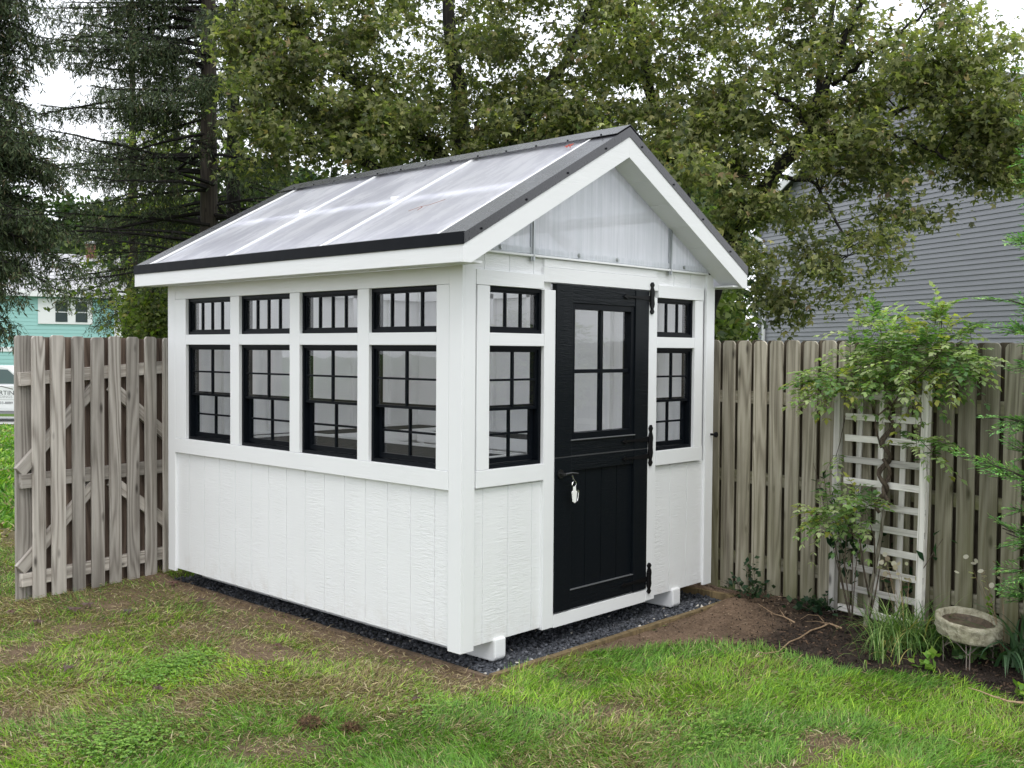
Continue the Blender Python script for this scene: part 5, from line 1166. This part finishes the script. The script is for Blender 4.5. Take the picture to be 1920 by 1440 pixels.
scatter('foliage', P, np.array(D), np.array(N), SZ, SZ * .55, np.clip(pal(n, [(.20, .42, .12), (.32, .56, .16), (.12, .28, .10)], [3, 2, 1.4], .12) * CL, .005, .7), T_oval(.3, .05), M['needle'], av)

# ---------------------------------------------------------------- grey neighbour house
def wallframe(o, e1, e2): return None
def lap_siding(name, mt, parent, p0, e, nrm, Lw, z0, zf, exp=.1016, lip=.024):
    """horizontal laps on a wall from p0 along e (unit), outward nrm; zf(s) top height; each lap is trimmed to the roofline"""
    mb = MB(); e = np.array([*e, 0.]); nr = np.array([*nrm, 0.]); p0 = np.array([p0[0], p0[1], 0.]); z = z0
    N_ = 400; ss = np.linspace(0, Lw, N_); tops = np.array([zf(s_) for s_ in ss]); zmax = tops.max()
    while z < zmax:
        ok = np.where(tops > z + exp * .6)[0]
        if len(ok) < 2: break
        a, b_ = ss[ok[0]], ss[ok[-1]]; P_ = lambda s_, off, zz: p0 + e * s_ + nr * off + np.array([0, 0, zz])
        zt_ = z + exp
        v = [P_(a, lip, z), P_(b_, lip, z), P_(b_, lip * .25, zt_), P_(a, lip * .25, zt_), P_(a, -.02, z), P_(b_, -.02, z), P_(b_, -.02, zt_), P_(a, -.02, zt_)]
        mb.poly(v, [(0, 1, 2, 3), (4, 7, 6, 5), (0, 4, 5, 1), (3, 2, 6, 7), (0, 3, 7, 4), (1, 5, 6, 2)]); z = zt_
    return mb.build(name, mt, parent)
msd, nt, b, out = mat('grey_vinyl_siding'); n1 = noise(nt, mapping(nt, (.6, .6, 6)), 1, 3); nt.links.new(ramp(nt, n1, [(.3, (.25, .255, .285)), (.7, (.29, .295, .325))]), b.inputs['Base Color']); b.inputs['Roughness'].default_value = .5
hp = atz(1423, 27, 0)[:2]; hq = atz(1920, 18.96, 0)[:2]; e1 = (hq - hp) / np.linalg.norm(hq - hp); n1_ = np.array([e1[1], -e1[0]])
if np.dot(n1_, cC[:2] - hp) < 0: n1_ = -n1_
HL = 10.6; AP = 5.3; EZ = 5.2; AZ = 7.75; g0 = -.3
house = empty('neighbour_house', (hp[0], hp[1], g0), label='grey vinyl sided gable house beyond the right hand fence', cat='house')
def H(s_, off, z): p = hp + e1 * s_ + n1_ * off; return np.array([p[0], p[1], z])
ztop = lambda s_: EZ + (AZ - EZ) * (1 - abs(s_ - AP) / AP)
lap_siding('gable_wall', msd, house, hp, e1, n1_, HL, g0, ztop)
lap_siding('side_wall', msd, house, hp, -n1_, -e1, 8., g0, lambda s_: EZ)
lap_siding('side_wall', msd, house, hp + e1 * HL, -n1_, e1, 8., g0, lambda s_: EZ)
MB().prism([H(.02, -.03, g0), H(HL - .02, -.03, g0), H(HL - .02, -.03, EZ), H(AP, -.03, AZ - .05), H(.02, -.03, EZ)], np.array([*(-n1_ * 7.9), 0])).build('house_core', msd, house)
def hbox(a0, a1, o0, o1, z0, z1): 
    v = [H(a, o_, z) for z in (z0, z1) for a, o_ in ((a0, o0), (a1, o0), (a1, o1), (a0, o1))]; return MB().poly(v, [(0, 3, 2, 1), (4, 5, 6, 7), (0, 1, 5, 4), (1, 2, 6, 5), (2, 3, 7, 6), (3, 0, 4, 7)])
hbox(-.02, .09, -.05, .022, g0, EZ).build('corner_trim', plain('slate_trim', (.19, .195, .22), .5), house)
wt_ = plain('white_vinyl', (.75, .76, .77), .4)
shg, nt, b, out = mat('shingles'); n1 = noise(nt, mapping(nt, (3, 3, 10)), 3, 4); nt.links.new(ramp(nt, n1, [(.3, (.06, .06, .065)), (.7, (.12, .12, .13))]), b.inputs['Base Color']); b.inputs['Roughness'].default_value = .9
sl_ = (AZ - EZ) / AP
for sgn in (0, 1):
    a, b_ = (-.35, AP) if sgn == 0 else (AP, HL + .35); zz = lambda s_: EZ + sl_ * (s_ if s_ < AP else HL - s_) + .04
    MB().prism([H(a, .25, zz(a)), H(b_, .25, zz(b_)), H(b_, .25, zz(b_) + .1), H(a, .25, zz(a) + .1)], np.array([*(-n1_ * 8.5), 0])).build('roof', shg, house)
    MB().prism([H(a, .25, zz(a) - .14), H(b_, .25, zz(b_) - .14), H(b_, .25, zz(b_) + .08), H(a, .25, zz(a) + .08)], np.array([*(n1_ * .03), 0])).build('rake_trim', wt_, house)
hbox(-.50, -.35, -8, .3, EZ - .16, EZ - .04).build('gutter', wt_, house)
MB().tube([H(-.42, .22, EZ - .16), H(-.40, .20, EZ - .3), H(.22, .10, EZ - .62), H(.30, .07, EZ - .75), H(.30, .07, .5), H(.30, .07, g0)], .045, 8).build('downspout', wt_, house)

# ---------------------------------------------------------------- teal house far left
tq = atz(228, 57.6, 0)[:2]; al = math.radians(27); er = np.array([cR[0], cR[1]]); er /= np.linalg.norm(er); ef = np.array([cF[0], cF[1]]); ef /= np.linalg.norm(ef)
e2 = -(er * math.cos(al) + ef * math.sin(al)); bk = -er * math.sin(al) + ef * math.cos(al); gt0 = -1.3
th = empty('teal_house', (tq[0], tq[1], gt0), label='teal sided house with pale grey roof far beyond the gate', cat='house')
def K(s_, bck, z): p = tq + e2 * s_ + bk * bck; return np.array([p[0], p[1], z])
def kbox(a0, a1, o0, o1, z0, z1):
    v = [K(a, o_, z) for z in (z0, z1) for a, o_ in ((a0, o0), (a1, o0), (a1, o1), (a0, o1))]; return MB().poly(v, [(0, 3, 2, 1), (4, 5, 6, 7), (0, 1, 5, 4), (1, 2, 6, 5), (2, 3, 7, 6), (3, 0, 4, 7)])
teal = plain('teal_siding', (.29, .53, .51), .6); EZ2 = 4.8
lap_siding('wall', teal, th, tq, e2, -bk, 9.5, gt0, lambda s_: EZ2, .2, .02)
kbox(.0, 9.5, .03, 7.5, gt0, EZ2).build('house_core', teal, th)
MB().prism([K(.0, .0, EZ2), K(0, 7.5, EZ2), K(0, 3.8, EZ2 + 2.0)], np.array([*(e2 * 9.5), 0])).build('gable', teal, th)
rg, nt, b, out = mat('pale_shingles'); bt = nt.nodes.new('ShaderNodeTexBrick'); bt.inputs['Scale'].default_value = 1; bt.inputs['Brick Width'].default_value = .9; bt.inputs['Row Height'].default_value = .3; bt.inputs['Mortar Size'].default_value = .03; bt.inputs[1].default_value = (.55, .55, .56, 1); bt.inputs[2].default_value = (.48, .48, .5, 1); bt.inputs[3].default_value = (.22, .22, .23, 1)
nt.links.new(mapping(nt, (1, 1, 1)), bt.inputs['Vector']); nt.links.new(bt.outputs[0], b.inputs['Base Color']); b.inputs['Roughness'].default_value = .8
rsl = (2.15) / 3.8
for a, b_, za, zb_ in ((-.35, 3.8, EZ2 - .2, EZ2 + 2.15), (3.8, 7.9, EZ2 + 2.15, EZ2 - .2)):
    MB().prism([K(-.3, a, za), K(-.3, b_, zb_), K(-.3, b_, zb_ + .14), K(-.3, a, za + .14)], np.array([*(e2 * 10.1), 0])).build('roof', rg, th)
    MB().prism([K(-.33, a - .02, za - .18), K(-.33, b_, zb_ - .18), K(-.33, b_, zb_ + .12), K(-.33, a - .02, za + .12)], np.array([*(e2 * .028), 0])).build('rake_trim', wt_, th)
kbox(-.3, 9.8, -.42, -.37, EZ2 - .36, EZ2 - .06).build('fascia', wt_, th)
kbox(-.03, .38, -.06, -.025, gt0, EZ2 - .2).build('corner_trim', wt_, th)
kbox(.38, 9.5, -.06, -.025, 1.5, 1.75).build('band_trim', wt_, th)
dkp = plain('dark_pane', (.05, .065, .07), .1, 0, .6)
wn = kbox(1.5, 4.2, -.08, -.025, 3.0, EZ2 - .45).build('window', wt_, th)
for a0, a1 in ((1.75, 2.35), (2.75, 3.35)):
    for z0, z1 in ((3.12, 3.62), (3.68, 4.2)): kbox(a0, a1, -.1, -.081, z0, z1).build('pane', dkp, wn)
kbox(1.0, 1.5, 3.4, 3.9, EZ2 + 1.5, EZ2 + 2.9).build('chimney', plain('brick_red', (.20, .09, .07), .8), th); kbox(.95, 1.55, 3.35, 3.95, EZ2 + 2.9, EZ2 + 3.05).build('chimney_cap', wt_, th)

# ---------------------------------------------------------------- driveway and truck
xs_ = np.linspace(-12, 9, 30); ds_ = np.array([33.4, 34.5, 36, 38.]); V = []
for d_ in ds_:
    for x_ in xs_:
        p = cC[:2] + ef * d_ + er * (x_ - 14.0); V.append([p[0], p[1], float(gz(p[0], p[1])) + .02])
n = len(xs_); tag(quads_np('driveway', np.array(V), np.array([[j * n + i, j * n + i + 1, (j + 1) * n + i + 1, (j + 1) * n + i] for j in range(3) for i in range(n - 1)]), plain('pale_concrete', (.42, .42, .41), .85)), kind='structure')
td = 34.6; tg0 = float(gz(*(cC[:2] + ef * td + er * -16.5))) + .02; tx0 = (48 - 960) / FPX * td     # base of the windscreen, metres right of the view axis
tc0 = cC[:2] + ef * td + er * (tx0 - 1.2)
tk_ = empty('pickup_truck', (tc0[0], tc0[1], tg0), label='white pickup truck with dark lettering on its door parked beyond the gate', cat='truck')
def TP(x_, off, z): p = cC[:2] + ef * (td + off) + er * (tx0 + x_); return np.array([p[0], p[1], tg0 + z])
wpt = plain('white_truck_paint', (.72, .73, .74), .25, 0, .6)
def tprism(prof, o0, o1, name, mt, par=tk_, bev=.03): 
    return MB().prism([TP(x_, o0, z) for x_, z in prof], np.array([*(ef * (o1 - o0)), 0])).build(name, mt, par, bevel=bev)
low = [(-4.1, .42), (-3.75, .42), (-3.68, .62), (-3.5, .78), (-3.25, .84), (-3.0, .78), (-2.82, .62), (-2.75, .36), (.35, .36), (.42, .62), (.6, .78), (.85, .84), (1.1, .78), (1.28, .62), (1.35, .42), (1.6, .42), (1.62, .75), (1.5, 1.12), (.1, 1.22), (-4.1, 1.24)]
tprism(low, 0, 1.9, 'body', wpt)
cab = [(-2.3, 1.225), (.08, 1.215), (-.62, 1.80), (-.85, 1.86), (-2.0, 1.86), (-2.2, 1.78)]
tprism(cab, .12, 1.78, 'cab', wpt)
gl = plain('tinted_window', (.10, .14, .15), .06, 0, .9)
tprism([(-1.08, 1.27), (-.12, 1.27), (-.66, 1.74), (-1.08, 1.76)], .108, .118, 'side_window', gl, bev=0); tprism([(-2.12, 1.27), (-1.18, 1.27), (-1.18, 1.76), (-2.05, 1.74)], .108, .118, 'side_window', gl, bev=0)
dr = tprism([(-1.13, .44), (-.02, .44), (-.02, 1.2), (-1.13, 1.2)], -.012, .0, 'front_door', wpt, bev=.004); tprism([(-1.08, .98), (-.93, .98), (-.93, 1.02), (-1.08, 1.02)], -.04, -.012, 'handle', gl, dr, .004)
tprism([(-2.2, .44), (-1.16, .44), (-1.16, 1.2), (-2.2, 1.2)], -.012, .0, 'rear_door', wpt, bev=.004)
tprism([(-2.7, .27), (.3, .27), (.3, .355), (-2.7, .355)], .02, .15, 'sill', plain('grey_cladding', (.2, .2, .21), .5), bev=0)
tprism([(-.22, 1.20), (-.02, 1.20), (.0, 1.42), (-.22, 1.42)], -.24, -.12, 'mirror', M['frame'], bev=.02); tprism([(-.2, 1.22), (-.1, 1.22), (-.1, 1.27), (-.2, 1.27)], -.12, .11, 'mirror_arm', M['frame'], bev=0)
for x_ in (-3.25, .85):
    for o_ in (.02, 1.68):
        w0 = TP(x_, o_, .38); ax_ = np.array([*ef, 0]); ux = np.array([*er, 0]); mb = MB(); 
        def wheel(rs, mt, nm, par):
            mb = MB(); base = 0
            for r_, of in rs:
                for k in range(24): a = 2 * math.pi * k / 24; mb.v.append(tuple(w0 + ax_ * of + ux * r_ * math.cos(a) + np.array([0, 0, 1.]) * r_ * math.sin(a)))
            for i in range(len(rs) - 1):
                for k in range(24): mb.f.append((i * 24 + k, i * 24 + (k + 1) % 24, (i + 1) * 24 + (k + 1) % 24, (i + 1) * 24 + k))
            return mb.build(nm, mt, par)
        ty = wheel([(.24, 0), (.37, .0), (.38, .03), (.38, .19), (.24, .2)], plain('tyre', (.02, .02, .02), .8), 'wheel', tk_); wheel([(.02, .01), (.1, .0), (.24, .015), (.24, .18)], M['alu'], 'rim', ty)
# door lettering
def lettering(txt, x_, z, size, col, xs=1.):
    cu = bpy.data.curves.new('lettering', 'FONT'); cu.body = txt; cu.size = size; cu.align_x = 'CENTER'; cu.extrude = .001
    o = bpy.data.objects.new('tmp', cu); C.objects.link(o); dg = bpy.context.evaluated_depsgraph_get(); me = bpy.data.meshes.new_from_object(o.evaluated_get(dg)); bpy.data.objects.remove(o)
    ux = np.array([*er, 0]) * xs; p = TP(x_, -.016, z) - org(tk_) ; yv = -np.array([*ef, 0])
    me.transform(Matrix([[ux[i], (0, 0, 1.)[i], yv[i], p[i]] for i in range(3)] + [[0, 0, 0, 1]])); me.materials.clear()
    ob = link('lettering', me, plain('dark_vinyl', col, .5), None); ob.parent = dr; return ob
lx = -.80
lettering('MARTIN', lx, .905, .20, (.04, .04, .05), 1.15); lettering('BUILDINGS', lx, .80, .12, (.35, .35, .36), 1.2); lettering('717-733-8889', lx, .60, .115, (.05, .05, .06), 1.15)
tprism([(lx - .38, 1.08), (lx, 1.17), (lx + .38, 1.08), (lx + .38, 1.11), (lx, 1.20), (lx - .38, 1.11)], -.0165, -.0125, 'logo_roof', plain('grey_vinyl', (.15, .14, .13), .5), dr, 0)
tprism([(lx - .5, .74), (lx + .5, .74), (lx + .5, .75), (lx - .5, .75)], -.0165, -.0125, 'logo_line', plain('grey_vinyl', (.3, .3, .3), .5), dr, 0)
